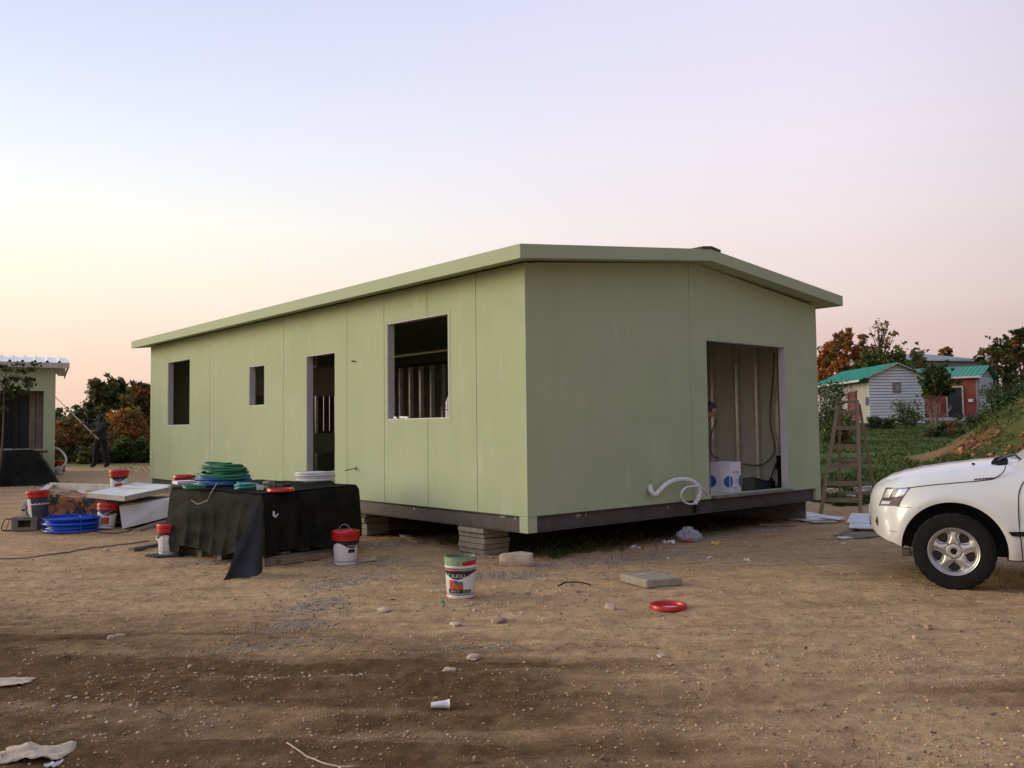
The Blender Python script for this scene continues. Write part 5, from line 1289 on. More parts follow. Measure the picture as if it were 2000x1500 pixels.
def cable(pp, r, mat, label, name='cable', cat='cable'):
    P = [onb(*q)+Vector((0, 0, r)) for q in pp]; P = smooth_path(P, 8)
    for q in P: q.z = gz(q.x, q.y)+r*.8
    mb = MB(); mb.tube([q-P[0] for q in P], r, 6); o = mb.build(name, mat); o.location = P[0]; return tag(o, label, cat)
cable([(-20, 1096), (60, 1090), (120, 1081), (180, 1070), (250, 1062), (292, 1056)], .009, 'wood_old', 'dusty cord trailing across the dirt from the left edge to the black sheet', cat='cord')
cable([(176, 1036), (190, 1041), (215, 1043), (245, 1040), (258, 1036)], .008, 'black_rubber', 'dark cable lying under the tilted pail')
cable([(-10, 949), (30, 950), (70, 949), (98, 951)], .014, 'black_rubber', 'dark hose lying on the ground in front of the left cabin', 'hose', 'hose')
cable([(560, 1452), (585, 1468), (615, 1482), (650, 1493), (690, 1497)], .004, 'stone_pale', 'thin pale cord on the dirt at the bottom of the picture', 'cord', 'cord')
cable([(1090, 1146), (1105, 1140), (1122, 1138), (1140, 1140), (1152, 1146)], .007, 'twig', 'curved dark twig right of the open green pail', 'twig', 'twig')

# covered stack in front of the left cabin
p = at(52, 942, 20.6); g = gz(p.x, p.y)
cs = thing('covered_stack', (p.x, p.y, g), rad(27), 'low stack under black sheet with grey slabs on top, in front of the left cabin', 'covered stack')
def dome(u, v):
    x = -1.9+2.55*u; y = -.05
    h = .80*min(1, (1-u)*5)**.8
    if v < .5: return (x+.12*(1-v*2)*(u > .8), -.25+.2*v/.5+.05*nz(u*6, v*4, 3), h*(v/.5)**.9)
    return (x, -.05+1.2*(v-.5)/.5, h+.02*nz(u*5, v*5, 2))
mb = MB(); mb.grid(dome, 40, 20); mb.build('black_sheet', 'black_sheet', cs, smooth=60)
for k in range(6):
    mb = MB(); mb.box((-1.55+.36*k, .35+.02*(k % 2), .845-.014*k*.5), (.34, .5, .05), Matrix.Rotation(-.02*k, 4, 'X'), .005); mb.build('grey_slab', 'concrete', cs)

# ------------------------------------------------------------------ loose things in the yard
p = onb(1275, 1146); t = thing('concrete_slab', p+Vector((0, .12, 0)), rad(28), 'flat square concrete slab lying on the dirt behind the red lid', 'slab')
mb = MB(); mb.box((0, 0, .036), (.42, .44, .075), Matrix.Rotation(.03, 4, 'Y'), .008); mb.build('slab', 'concrete', t)
mb = MB(); mb.add([(-.03+cos(2*pi*k/9)*.07*(.7+.3*(k % 3)), .14+sin(2*pi*k/9)*.03, .0745) for k in range(9)], [tuple(range(9))]); mb.build('plaster_splash', 'white_dirty', t)
def rough_stone(loc, d, rot, mat, label, seed, cat='stone', group=None, name='stone', sub=2, amp=.12):
    bm = bmesh.new(); bmesh.ops.create_cube(bm, size=1.0); bmesh.ops.subdivide_edges(bm, edges=list(bm.edges), cuts=4, use_grid_fill=True)
    for v in bm.verts:
        q = v.co.copy(); s = q.normalized()*.60; v.co = q.lerp(s, .5); v.co *= 1+amp*mnoise.noise(q*2.2+Vector((seed*3.1, 0, 0)))*1.6+amp*.5*mnoise.noise(q*6+Vector((seed, 0, 0)))
        v.co.x *= d[0]; v.co.y *= d[1]; v.co.z *= d[2]
    me = bpy.data.meshes.new(name); bm.to_mesh(me); bm.free(); me.materials.append(M[mat]); me.polygons.foreach_set('use_smooth', [True]*len(me.polygons)); me.set_sharp_from_angle(angle=rad(42))
    o = bpy.data.objects.new(name, me); col.objects.link(o); o.location = (loc.x, loc.y, loc.z+d[2]*.38); o.rotation_euler = (0, 0, rot); return tag(o, label, cat, group)
p = onb(1010, 1108); rough_stone(p+Vector((0, .08, 0)), (.36, .20, .15), -.12, 'stone_pale', 'big pale flat-topped stone beside the concrete block stack', 1)
GS = 'stones lying about the yard'
for i, (px, py, d, mat, lab) in enumerate(((207, 1078, .085, 'stone_pale', 'round ochre stone on the bare dirt below the white panels'), (62, 1096, .05, 'stone_pale', 'small pale stone near the left edge beside the trailing cord'), (1192, 1192, .12, 'stone_pale', 'long pale stone left of the red lid on the dirt'), (975, 1216, .16, 'stone_brown', 'flat brown stone on the dirt below the open green pail'), (890, 1224, .12, 'stone_pale', 'flat pale stone left of the brown stone below the green pail'), (852, 1158, .13, 'stone_pale', 'pale chip of stone touching the left side of the open green pail'), (1002, 1160, .07, 'stone_pale', 'pale lump of stone right of the open green pail'), (1030, 1160, .06, 'stone_brown', 'brown lump of stone farther right of the open green pail'), (1128, 1158, .06, 'stone_brown', 'brown stone just inside the curved twig'), (960, 1092, .07, 'stone_brown', 'small stone at the foot of the concrete block stack'),
                                     (1788, 1246, .06, 'stone_pale', 'pale stone on the dirt below the front wheel of the car'), (1812, 1226, .08, 'stone_brown', 'brown clod on the dirt under the front bumper of the car'), (1526, 1162, .05, 'stone_pale', 'small white stone on open dirt left of the car'), (925, 1288, .13, 'stone_pale', 'flat pale stone half sunk in the wheel track'), (750, 1195, .14, 'stone_pale', 'flat whitish stone left of the open green pail, on the gravel'), (228, 1252, .16, 'stone_brown', 'flat earthy stone in the wheel tracks on the left'), (1292, 1284, .09, 'stone_pale', 'pale chip in the tracks below the red lid'), (878, 1318, .10, 'stone_pale', 'whitish chip above the crushed paper cup'))):
    p = onb(px, py); d *= .72; rough_stone(p, (d, d*.7, d*(.32 if 'flat' in lab or 'chip' in lab else .6)), i*1.3, mat, lab, i+2, group=GS, amp=.2)
def crumple(name, px, py, d, mat, label, cat, seed, h=.5, rot=0.0):
    p = onb(px, py); mb = MB()
    mb.grid(lambda u, v: ((u-.5)*d[0]*(1+.35*nz(v*3, u*2, seed)), (v-.5)*d[1]*(1+.35*nz(u*3, v*2, seed+3)), max(.003, d[2]*(.35+.9*nz(u*2.6, v*2.6, seed+7)+.5*nz(u*7, v*7, seed)))), 14, 12)
    o = mb.build(name, mat, smooth=30); o.location = p; o.rotation_euler = (0, 0, rot)
    s = o.modifiers.new('thickness', 'SOLIDIFY'); s.thickness = .003; return tag(o, label, cat)
crumple('paper_sheet', 66, 1474, (.30, .20, .034), 'stone_pale', 'torn piece of tan paper lying at the bottom left', 'paper', 2.3, rot=.15)
o = bpy.data.objects['paper_sheet']
crumple('paper_scrap', 104, 1490, (.06, .05, .02), 'white_dirty', 'small pale scrap touching the torn tan paper', 'paper', 5.1)
crumple('paper_sheet', 12, 1338, (.28, .16, .012), 'stone_pale', 'dusty pale sheet cut by the left edge in the wheel tracks', 'paper', 6.1)
p = onb(861, 1384); cup = thing('plastic_cup', p+Vector((0, 0, .026)), .15, 'crushed white plastic cup lying on the dirt near the bottom', 'cup')
mb = MB(); T = Matrix.Rotation(pi/2, 4, 'Y') @ Matrix.Diagonal((.75, 1, 1, 1)); mb.lathe([(.0, -.052), (.021, -.052), (.023, -.02), (.027, .02), (.032, .045), (.036, .047), (.033, .044), (.026, .02), (.02, -.048), (0, -.048)], 20, T)
mb.v = [(x, y, z-.008*(1 if z > 0 else 0)*abs(nz(x*40, y*40, 1))) for x, y, z in mb.v]; mb.build('cup_wall', 'white_plastic', cup, smooth=50)
for i, (px, py, s, lab) in enumerate(((1236, 1069, .08, 'crumpled white paper under the conduit, leftmost of the white scraps'), (1248, 1070, .05, 'tiny white scrap right of the leftmost crumpled paper'), (1298, 1061, .07, 'crumpled white paper left of the plastic bag, darker half'), (1312, 1063, .09, 'creased white paper touching the left of the plastic bag'), (1386, 1091, .06, 'white scrap on the gravel below the yellow one'), (1459, 1098, .07, 'white scrap on open dirt between the house and the car'))):
    crumple('paper_scrap', px, py, (s, s*.7, s*.55), 'white_plastic', lab, 'paper', i*1.7+.4, rot=i)
crumple('yellow_scrap', 1396, 1065, (.10, .07, .06), 'paper_yellow' if 'paper_yellow' in M else mm('paper_yellow', (.62, .45, .06), rough=.6).name and 'paper_yellow', 'crumpled yellow wrapper right of the plastic bag', 'wrapper', 3.3)
p = onb(1352, 1058); bag = thing('plastic_bag', p, .2, 'clear plastic bag lying on the ground under the doorway of the house', 'bag')
def bagf(u, v):
    a = 2*pi*u; k = 1+.16*nz(cos(a)*7, sin(a)*7, v*8)+.10*nz(cos(a)*15, sin(a)*15, v*14); r = sin(pi*min(v*.97+.03, 1))**.7; x = .17*cos(a)*r*(1+.3*nz(cos(a)*2, v*3, 3)); y = .10*sin(a)*r*(1+.3*nz(sin(a)*2, v*3, 5)); z = .17*v*(1+.35*nz(cos(a)*1.6, sin(a)*1.6+v*2, 7))
    return (x*k-.07*v, y*k, z*k)
mb = MB(); mb.grid(bagf, 48, 24); mb.build('bag_film', 'clear_film', bag, smooth=35)
mb = MB(); mb.grid(lambda u, v: (.13+.16*u, -.02+.06*v, .012+.03*abs(nz(u*5, v*5, 2))), 10, 5); mb.build('bag_end', 'clear_film', bag)
mb = MB(); mb.box((-.06, .0, .05), (.10, .06, .07), None, .01); mb.build('bag_content', 'orange_print', bag)
p = onb(865, 1186); mb = MB(); mb.tube(smooth_path([Vector((0, 0, .01)), Vector((.012, .01, .03)), Vector((.0, .02, .05)), Vector((-.012, .0, .04))], 4), .009, 6); o = mb.build('green_scrap', 'teal_net'); o.location = p; tag(o, 'tiny curl of green plastic on the dirt below the open green pail', 'scrap')
# broken white boards on the ground
GB = 'broken white boards on the ground right of the house'
def sheet(px, py, w, d, rot, tilt, mat, label, dz=0.0, th=.012, skew=.0):
    p = onb(px, py); mb = MB(); vs = [(-w/2, -d/2, 0), (w/2, -d/2*(1-skew), 0), (w/2*(1-skew), d/2, 0), (-w/2*(1-skew*.5), d/2, 0)]
    mb.add(vs+[(x, y, th) for x, y, z in vs], [(3, 2, 1, 0), (4, 5, 6, 7), (0, 1, 5, 4), (1, 2, 6, 5), (2, 3, 7, 6), (3, 0, 4, 7)]); o = mb.build('board_piece', mat); o.location = (p.x, p.y, p.z+dz); o.rotation_euler = (tilt, 0, rot); return tag(o, label, 'board', GB)
sheet(1572, 1011, .55, .50, .5, .05, 'foam_board', 'white board piece nearest the house corner, farthest back', .04)
sheet(1598, 1018, .75, .40, .25, -.02, 'foam_board', 'wide white board piece in front of the ladder feet', .02)
sheet(1626, 1019, .40, .35, .9, .06, 'foam_board', 'white board piece just right of the ladder feet', .05, skew=.3)
sheet(1608, 1024, .40, .16, .1, 0, 'foam_edge', 'narrow grey strip of board in front of the ladder feet', .01)
sheet(1548, 1018, .22, .20, .2, 0, 'concrete', 'grey broken board at the foot of the dark house base', .01)
sheet(1700, 1026, .60, .55, -.5, .16, 'foam_board', 'tilted white board touching the front bumper of the car', .10)
sheet(1692, 1036, .45, .35, -.4, .08, 'foam_board', 'white board under the tilted one by the front bumper', .06)
sheet(1684, 1048, .55, .30, .5, .03, 'concrete_dark', 'dark broken board in front of the white boards by the bumper', .02)
sheet(1650, 1053, .20, .16, .3, .02, 'white_dirty', 'small pale broken board lying by itself left of the car', .01, skew=.3)
sheet(1648, 1061, .08, .06, .9, 0, 'white_dirty', 'tiny pale board chip below the small pale board', .005)
plank('plank', (1630, 1046), (1672, 1035), .05, .02, 'thin dark stick lying left of the boards by the bumper')
plank('plank', (1483, 1027), (1555, 1029), .05, .03, 'thin dark batten lying in front of the house base')

# rubble behind the ladder
GRB = 'rubble stones behind the ladder'
r_ = random.Random(9)
for k in range(12):
    px = 1612+r_.random()*100; py = 958+r_.random()*22; p = onb(px, py); s = .10+.16*r_.random()
    rough_stone(p, (s, s*.8, s*.6), k, 'stone_pale' if (k % 2 == 0) else 'concrete', ('pale limestone rubble piece' if k % 2 == 0 else 'grey concrete rubble piece')+' in the heap behind the ladder', 30+k, group=GRB)
# ------------------------------------------------------------------ wooden step ladder
FL, FR_ = onb(1603, 1005), onb(1681, 1006)
lad = thing('step_ladder', (FL+FR_)/2, 0, 'old wooden step ladder standing beside the right end of the green house', 'ladder')
o_ = lad.location
TL, TR = at(1637, 788, FL.y+.62)-o_, at(1674, 786, FR_.y+.62)-o_
FL_, FRr = FL-o_, FR_-o_
BLp, BRp = at(1640, 975, FL.y+1.5), at(1712, 978, FL.y+1.5)
BL, BR = Vector((BLp.x, BLp.y, gz(BLp.x, BLp.y)))-o_, Vector((BRp.x, BRp.y, gz(BRp.x, BRp.y)))-o_
BTL, BTR = TL+Vector((.04, .06, -.03)), TR+Vector((.06, .06, -.03))
for a, b in ((FL_, TL), (FRr, TR)):
    mb = MB(); mb.bar(a, b+(b-a)*.02, .058, .04, (0, 1, 0), ch=.004); mb.build('rail', 'wood', lad)
for a, b in ((BL, BTL), (BR, BTR)):
    mb = MB(); mb.bar(a, b, .042, .036, (0, 1, 0), ch=.004); mb.build('rear_leg', 'wood', lad)
for py in (803, 836, 874, 911, 946, 978):
    f = (1005-py)/(1005-788.0); f = f*.985
    a, b = FL_.lerp(TL, f), FRr.lerp(TR, f); d = (b-a).normalized()*.03
    mb = MB(); mb.bar(a-d, b+d, .070, .022, (0, 1, 0), ch=.003); mb.build('rung', 'wood', lad)
for f in (.12, .45, .78):
    a, b = BL.lerp(BTL, f), BR.lerp(BTR, f); mb = MB(); mb.bar(a, b, .06, .02, (0, 1, 0), ch=.003); mb.build('rear_rung', 'wood_old', lad)
mb = MB(); mb.bar(TL+Vector((-.04, .02, .02)), TR+Vector((.04, .02, .02)), .05, .12, (0, 1, 0), ch=.004); mb.build('top_cap', 'wood', lad)

# ------------------------------------------------------------------ in the doorway and the window
def in_house(px, py, y_in, z=None):
    """point on the vertical plane y = y_in inside the house seen at the pixel"""
    r = ray(px, py); n = HL; t = (H0.dot(n)+y_in)/(Vector((r.x, r.y, 0)).dot(n)); q = r*t+Vector((0, 0, CAM_H)); return q
q = in_house(1418, 958, .34); q.z = Z1
bx = thing('carton_box', q, HROT+rad(10), 'white carton with blue round emblems standing in the doorway of the gable wall', 'box')
bw, bd, bh = .36, .30, .46
for c, d in (((0, -bd/2, bh/2), (bw, .006, bh)), ((0, bd/2, bh/2), (bw, .006, bh)), ((-bw/2, 0, bh/2), (.006, bd-.008, bh)), ((bw/2, 0, bh/2), (.006, bd-.008, bh)), ((0, 0, .004), (bw-.01, bd-.01, .006))):
    mb = MB(); mb.box(c, d); mb.build('carton_side', 'carton_white', bx)
for s, a in ((-1, .25), (1, .5)):
    mb = MB(); T = Matrix.Translation((s*bw/2, 0, bh)) @ Matrix.Rotation(s*a, 4, 'Y'); mb.box((0, 0, .0), (.004, bd-.01, .01), T); mb.build('flap', 'carton_white', bx)
def disc(fn, r, n=24): mb = MB(); mb.add([fn(r*cos(2*pi*k/n), r*sin(2*pi*k/n)) for k in range(n)], [tuple(range(n))]); return mb
def halfdisc(fn, r, a0, a1, n=14): mb = MB(); mb.add([fn(r*cos(a0+(a1-a0)*k/n), r*sin(a0+(a1-a0)*k/n)) for k in range(n+1)], [tuple(range(n+1))]); return mb
front = lambda x, z: (x, -bd/2-.0042, z); side = lambda y, z: (-bw/2-.0042, -y, z)
zc = .19
halfdisc(lambda a, b: front(-bw/2+.006+a, zc+b), .085, -pi/2, pi/2).build('emblem', 'blue_print', bx)
halfdisc(lambda a, b: front(bw/2-.004+a, zc+b), .085, pi/2, 3*pi/2).build('emblem', 'blue_print', bx)
halfdisc(lambda a, b: side(bd/2-.006+a, zc+b), .085, pi/2, 3*pi/2).build('emblem', 'blue_print', bx)
halfdisc(lambda a, b: side(-bd/2+.006+a, zc+b), .085, -pi/2, pi/2).build('emblem', 'blue_print', bx)
front2 = lambda x, z: (x, -bd/2-.0052, z)
text_part('רשי לצענ', .055, lambda x, y: front2(.01+x, .30+y), 'navy_print', bx)
text_part('AalBal', .034, lambda x, y: front2(-.03+x, .085+y), 'navy_print', bx)
for z_, w_ in ((.275, .12), (.262, .09), (.068, .14)):
    mb = MB(); mb.add([front2(.01-w_/2, z_), front2(.01+w_/2, z_), front2(.01+w_/2, z_+.004), front2(.01-w_/2, z_+.004)], [(0, 1, 2, 3)]); mb.build('print_line', 'grey_print', bx)
mb = MB(); mb.add([front2(-.04, .15), front2(.09, .15), front2(.09, .23), front2(-.04, .23)], [(0, 1, 2, 3)]); mb.build('print_panel', 'white_dirty', bx)
# black tool bag / cut-off saw case beside it
q = in_house(1482, 955, .42); q.z = Z1
tb = thing('power_saw', q, HROT, 'dark green power saw with a black handle leaning to the door frame', 'saw')
mb = MB(); mb.hull([(-.26, -.12, 0), (.16, -.12, 0), (-.26, .12, 0), (.16, .12, 0), (-.26, -.10, .20), (-.26, .10, .20), (-.06, -.10, .16), (.16, -.10, .10), (.16, .10, .10)]); mb.build('saw_body', mm('tool_dark', (.012, .022, .022), rough=.5).name and 'tool_dark', tb)
for k in range(7):
    mb = MB(); mb.box((-.24+.055*k, -.06, .195-.012*k), (.03, .1, .03), None, .004); mb.build('blade_guard', 'black_rubber', tb)
mb = MB(); mb.box((.25, 0, .07), (.18, .16, .13), None, .012); mb.build('motor', 'black_rubber', tb)
mb = MB(); mb.bar((.30, 0, .10), (.60, .02, .44), .045, .05, ch=.008); mb.build('arm', 'black_rubber', tb)
mb = MB(); mb.bar((.32, -.03, .17), (.45, -.02, .30), .012, .03); mb.build('scale_strip', 'galvanised', tb)
mb = MB(); mb.box((.62, .02, .47), (.10, .07, .08), None, .012); mb.build('handle', 'black_rubber', tb)
mb = MB(); mb.bar((.62, .03, .0), (.62, .03, .44), .05, .05, ch=.006); mb.build('stand', 'black_rubber', tb)
q = in_house(1508, 944, .75); q.z = Z1+.06; mb = MB(); mb.bar((-.5, 0, 0), (.5, 0.02, 0), .05, .05, ch=.003); o = mb.build('timber_batten', 'white_wood'); o.location = q; o.rotation_euler = (0, 0, HROT); tag(o, 'pale timber batten on the floor behind the power saw', 'batten')
# bottle and scraps on the sill of the big window
wq = wallpt(870, 816, 'L'); bo = thing('plastic_bottle', house_w(.055, wq.y, W3[2]+.012), 0, 'clear plastic bottle half full of white liquid on the big window sill', 'bottle')
mb = MB(); mb.lathe([(0, 0), (.040, 0), (.043, .01), (.043, .10), (.040, .12), (.043, .14), (.041, .19), (.028, .225), (.014, .25), (.014, .262), (0, .262)], 20); mb.build('bottle_wall', 'bottle_plastic', bo, smooth=40)
mb = MB(); mb.lathe([(0, .003), (.0385, .003), (.0405, .012), (.0405, .12), (0, .12)], 18); mb.build('liquid', 'white_plastic', bo, smooth=40)
mb = MB(); mb.lathe([(0.0435, .085), (.0438, .085), (.0438, .105), (.0435, .105)], 18, cap=False); mb.build('label_band', 'red_plastic', bo)
for i, (px, l, lab) in enumerate(((766, .07, 'small white block at the left end of the big window sill'), (783, .20, 'long white offcut lying on the big window sill'))):
    a = wallpt(px, 819, 'L'); mb = MB(); mb.bar((0, -l/2, 0), (0, l/2, .008), .03, .024, ch=.003); o = mb.build('sill_offcut', 'white_plastic'); o.location = house_w(.055, a.y, W3[2]+.025); o.rotation_euler = (0, 0, HROT); tag(o, lab, 'offcut')

# ------------------------------------------------------------------ people
def figure(parent, joints, bones, zones, name='body', sub=2):
    """one continuous body: skeleton with radii -> skin; zones(point) gives the material index"""
    names = list(joints); me = bpy.data.meshes.new('skeleton')
    me.from_pydata([joints[k][0] for k in names], [(names.index(a), names.index(b)) for a, b in bones], [])
    ob = bpy.data.objects.new('skeleton', me); col.objects.link(ob)
    sk = ob.modifiers.new('skin', 'SKIN'); sk.use_smooth_shade = True
    for k, sv in zip(names, me.skin_vertices[0].data):
        r = joints[k][1]; sv.radius = (r, r) if not isinstance(r, tuple) else r; sv.use_root = (k == names[0])
    ss = ob.modifiers.new('sub', 'SUBSURF'); ss.levels = sub; ss.render_levels = sub
    dg = bpy.context.evaluated_depsgraph_get(); m2 = bpy.data.meshes.new_from_object(ob.evaluated_get(dg)); bpy.data.objects.remove(ob)
    m2.name = name; mats, fn = zones
    m2.materials.clear()
    for m in mats: m2.materials.append(M[m])
    for p in m2.polygons: p.material_index = fn(p.center); p.use_smooth = True
    o = bpy.data.objects.new(name, m2); col.objects.link(o); o.parent = parent; return o
def head_mesh(parent, c, s, yaw, pitch, mats=('skin', 'hair'), hood=None):
    """head with face: brow, nose, mouth, chin, ears; looks along local -y"""
    T = Matrix.Translation(c) @ Matrix.Rotation(yaw, 4, 'Z') @ Matrix.Rotation(pitch, 4, 'X')
    mb = MB(); n, m = 28, 22
    def fn(u, v):
        a = 2*pi*u; b = pi*(v-.5); x, y, z = cos(b)*cos(a), cos(b)*sin(a), sin(b)
        X, Y, Zz = .076*x, .096*y, .118*z
        if z < 0: X *= 1+.28*z; Y *= 1+.12*z*(1 if y > 0 else .3)
        f = max(0, -y)
        nose = math.exp(-((x/.16)**2+((z+.10)/.16)**2))*f; Y -= .026*nose
        brow = math.exp(-((z-.16)/.1)**2)*f; Y -= .006*brow
        for ex in (-.38, .38): Y += .010*math.exp(-(((x-ex)/.17)**2+((z-.03)/.1)**2))*f
        Y -= .008*math.exp(-((x/.3)**2+((z+.48)/.08)**2))*f; Y -= .010*math.exp(-((x/.35)**2+((z+.80)/.18)**2))*f
        return (X*s, Y*s, Zz*s)
    mb.grid(fn, n, m)
    for sx in (-1, 1): mb.lathe([(0, -.01*s), (.018*s, -.008*s), (.026*s, 0), (.02*s, .006*s), (0, .004*s)], 10, Matrix.Translation((sx*.076*s, .008*s, -.008*s)) @ Matrix.Rotation(pi/2, 4, 'Y') @ Matrix.Diagonal((1.25, .8, 1, 1)))
    mb.v = [tuple(T @ Vector(p)) for p in mb.v]; h = mb.build('head', mats[0], parent, smooth=80)
    hm = MB() if mats[1] else None
    def hf(u, v):
        a = pi*2*u; b = pi*(.5-.62*v); x, y, z = cos(b)*cos(a), cos(b)*sin(a), sin(b)
        lo = -.55 if y > -.1 else .32
        z = max(z, lo); k = 1.07
        return (.076*x*k*s, .096*y*k*s, .118*z*k*s+.004*s)
    if hm: hm.grid(hf, 24, 12); hm.v = [tuple(T @ Vector(p)) for p in hm.v]; hm.build('hair', mats[1], parent, smooth=80)
    em = MB()
    for sx in (-1, 1): em.lathe([(0, -.009*s), (.006*s, -.007*s), (.009*s, 0), (.006*s, .007*s), (0, .009*s)], 8, T @ Matrix.Translation((sx*.030*s, -.083*s, .004*s)))
    em.build('eyes', 'lamp_dark', parent, smooth=80)
    return T
def hand(parent, w, d, up, s=1.0, mat='skin', grip=.022, name='hand'):
    """palm with four bent fingers and a thumb closing round a rod through w along 'up'"""
    w = Vector(w); d = Vector(d).normalized(); u = Vector(up).normalized(); d = (d-u*d.dot(u)).normalized(); n = d.cross(u)
    mb = MB()
    P = lambda a, b, c: w+d*a*s+u*b*s+n*c*s
    mb.hull([P(-.085, -.036, .012), P(-.085, .036, .012), P(-.085, -.03, -.014), P(-.085, .03, -.014), P(.0, -.042, .030), P(.0, .042, .030), P(.0, -.042, .012), P(.0, .042, .012)])
    for k, L in enumerate((.92, 1.0, .95, .8)):
        b = .032-.0215*k
        mb.tube([P(-.01, b, .024), P(.020*L+.008, b, .030), P(.032*L+.012, b, .004), P(.022*L, b, -.018), P(.004, b, -.020)], [.0100*s, .0098*s, .0092*s, .0085*s, .0065*s], 7)
    mb.tube([P(-.07, .030, .0), P(-.045, .046, -.016), P(-.015, .040, -.028), P(.012, .022, -.030)], [.013*s, .0125*s, .011*s, .008*s], 7)
    return mb.build(name, mat, parent, smooth=60)
# man with a pole by the shrubs, seen from behind and his right... he reaches up to the left cabin
pf = tbase(196, 28.5); pf.z = gz(pf.x, pf.y); man = thing('person', pf, 0, 'man in dark hooded top and trousers raising a long pole to the left cabin', 'person')
MJ = {'pelvis': ((0.02, 0, .93), .155), 'waist': ((.03, .0, 1.08), .150), 'chest': ((.045, .02, 1.30), .170), 'neck': ((.03, 0, 1.50), .075), 'hood': ((.012, -.01, 1.625), .112), 'hood_top': ((.006, -.01, 1.675), .098),
      'lsh': ((-.13, .05, 1.42), .085), 'lel': ((-.38, .05, 1.33), .060), 'lwr': ((-.60, .03, 1.45), .043),
      'rsh': ((.17, -.06, 1.40), .085), 'rel': ((.08, -.22, 1.20), .062), 'rwr': ((-.20, -.14, 1.13), .045),
      'lhip': ((-.09, .02, .86), .115), 'lkn': ((-.15, .02, .48), .092), 'lan': ((-.20, .05, .10), .075), 'lto': ((-.34, .03, .045), .048),
      'rhip': ((.12, -.02, .86), .115), 'rkn': ((.19, -.03, .48), .092), 'ran': ((.25, .02, .10), .075), 'rto': ((.16, -.08, .045), .048)}
MBn = [('pelvis', 'waist'), ('waist', 'chest'), ('chest', 'neck'), ('neck', 'hood'), ('hood', 'hood_top'), ('chest', 'lsh'), ('lsh', 'lel'), ('lel', 'lwr'), ('chest', 'rsh'), ('rsh', 'rel'), ('rel', 'rwr'), ('pelvis', 'lhip'), ('lhip', 'lkn'), ('lkn', 'lan'), ('lan', 'lto'), ('pelvis', 'rhip'), ('rhip', 'rkn'), ('rkn', 'ran'), ('ran', 'rto')]
figure(man, MJ, MBn, (['cloth_dark', 'cloth_navy', 'shoe'], lambda c: 2 if c.z < .10 else (1 if c.z < .93 else 0)))
head_mesh(man, Vector((-.040, -.012, 1.625)), .86, rad(-90), rad(-6), ('cloth_dark', None))
pa_, pb_ = Vector((.02, -.12, .98)), Vector((-1.95, .62, 2.62))
pl0 = Vector((-.20, -.14, 1.13)); pl1 = Vector((-.62, .03, 1.46)); dr_ = (pl1-pl0).normalized()
hand(man, pl0+Vector((-.03, 0, .01)), (-.8, .1, -.1), dr_, 1.0, 'skin'); hand(man, pl1, (-.9, 0, .35), dr_, 1.0, 'skin')
mb = MB(); mb.tube([pl0-dr_*.35, pl1, pl1+dr_*1.0, pl1+dr_*1.9], [.016, .016, .014, .014], 8); mb.lathe([(0, -.11), (.028, -.11), (.03, .11), (0, .11)], 12, Matrix.Translation(pl1+dr_*1.95) @ Matrix.Rotation(1.0, 4, 'X')); o = mb.build('roller_pole', 'stone_pale'); o.location = pf; tag(o, 'long pale roller pole held by the man at the left', 'pole')
# man crouching inside the doorway, only his head showing past the wall
hq = in_house(1391, 801, .55); hz = hq.z
base = Vector((hq.x, hq.y, Z1))-HR*.045; wk = thing('person', base, HROT, 'dark-haired man bending inside the doorway of the gable wall, only his head in view', 'person')
dz_ = hz-Z1      # head height above floor
WJ = {'pelvis': ((-.62, .10, .72), .15), 'waist': ((-.50, .09, .86), .145), 'chest': ((-.36, .06, 1.02), .16), 'neck': ((-.13, .02, dz_-.10), .055),
      'lsh': ((-.34, .22, 1.04), .08), 'lel': ((-.34, .30, .74), .056), 'lwr': ((-.30, .20, .50), .042), 'rsh': ((-.34, -.10, 1.04), .08), 'rel': ((-.42, -.18, .76), .056), 'rwr': ((-.36, -.14, .54), .042),
      'lhip': ((-.64, .20, .68), .11), 'lkn': ((-.42, .24, .42), .08), 'lan': ((-.66, .24, .09), .055), 'lto': ((-.50, .24, .045), .047), 'rhip': ((-.64, 0, .68), .11), 'rkn': ((-.44, -.06, .42), .08), 'ran': ((-.68, -.06, .09), .055), 'rto': ((-.52, -.07, .045), .047)}
WB = [('pelvis', 'waist'), ('waist', 'chest'), ('chest', 'neck'), ('chest', 'lsh'), ('lsh', 'lel'), ('lel', 'lwr'), ('chest', 'rsh'), ('rsh', 'rel'), ('rel', 'rwr'), ('pelvis', 'lhip'), ('lhip', 'lkn'), ('lkn', 'lan'), ('lan', 'lto'), ('pelvis', 'rhip'), ('rhip', 'rkn'), ('rkn', 'ran'), ('ran', 'rto')]
figure(wk, WJ, WB, (['cloth_dark', 'cloth_navy', 'shoe'], lambda c: 2 if c.z < .10 else (1 if c.z < .72 else 0)))
head_mesh(wk, Vector((-.01, 0, dz_)), 1.0, rad(80), rad(14))
hand(wk, Vector((-.28, .19, .44)), (.3, 0, -1), (0, 1, 0), 1.0); hand(wk, Vector((-.34, -.13, .48)), (.3, 0, -1), (0, 1, 0), 1.0)

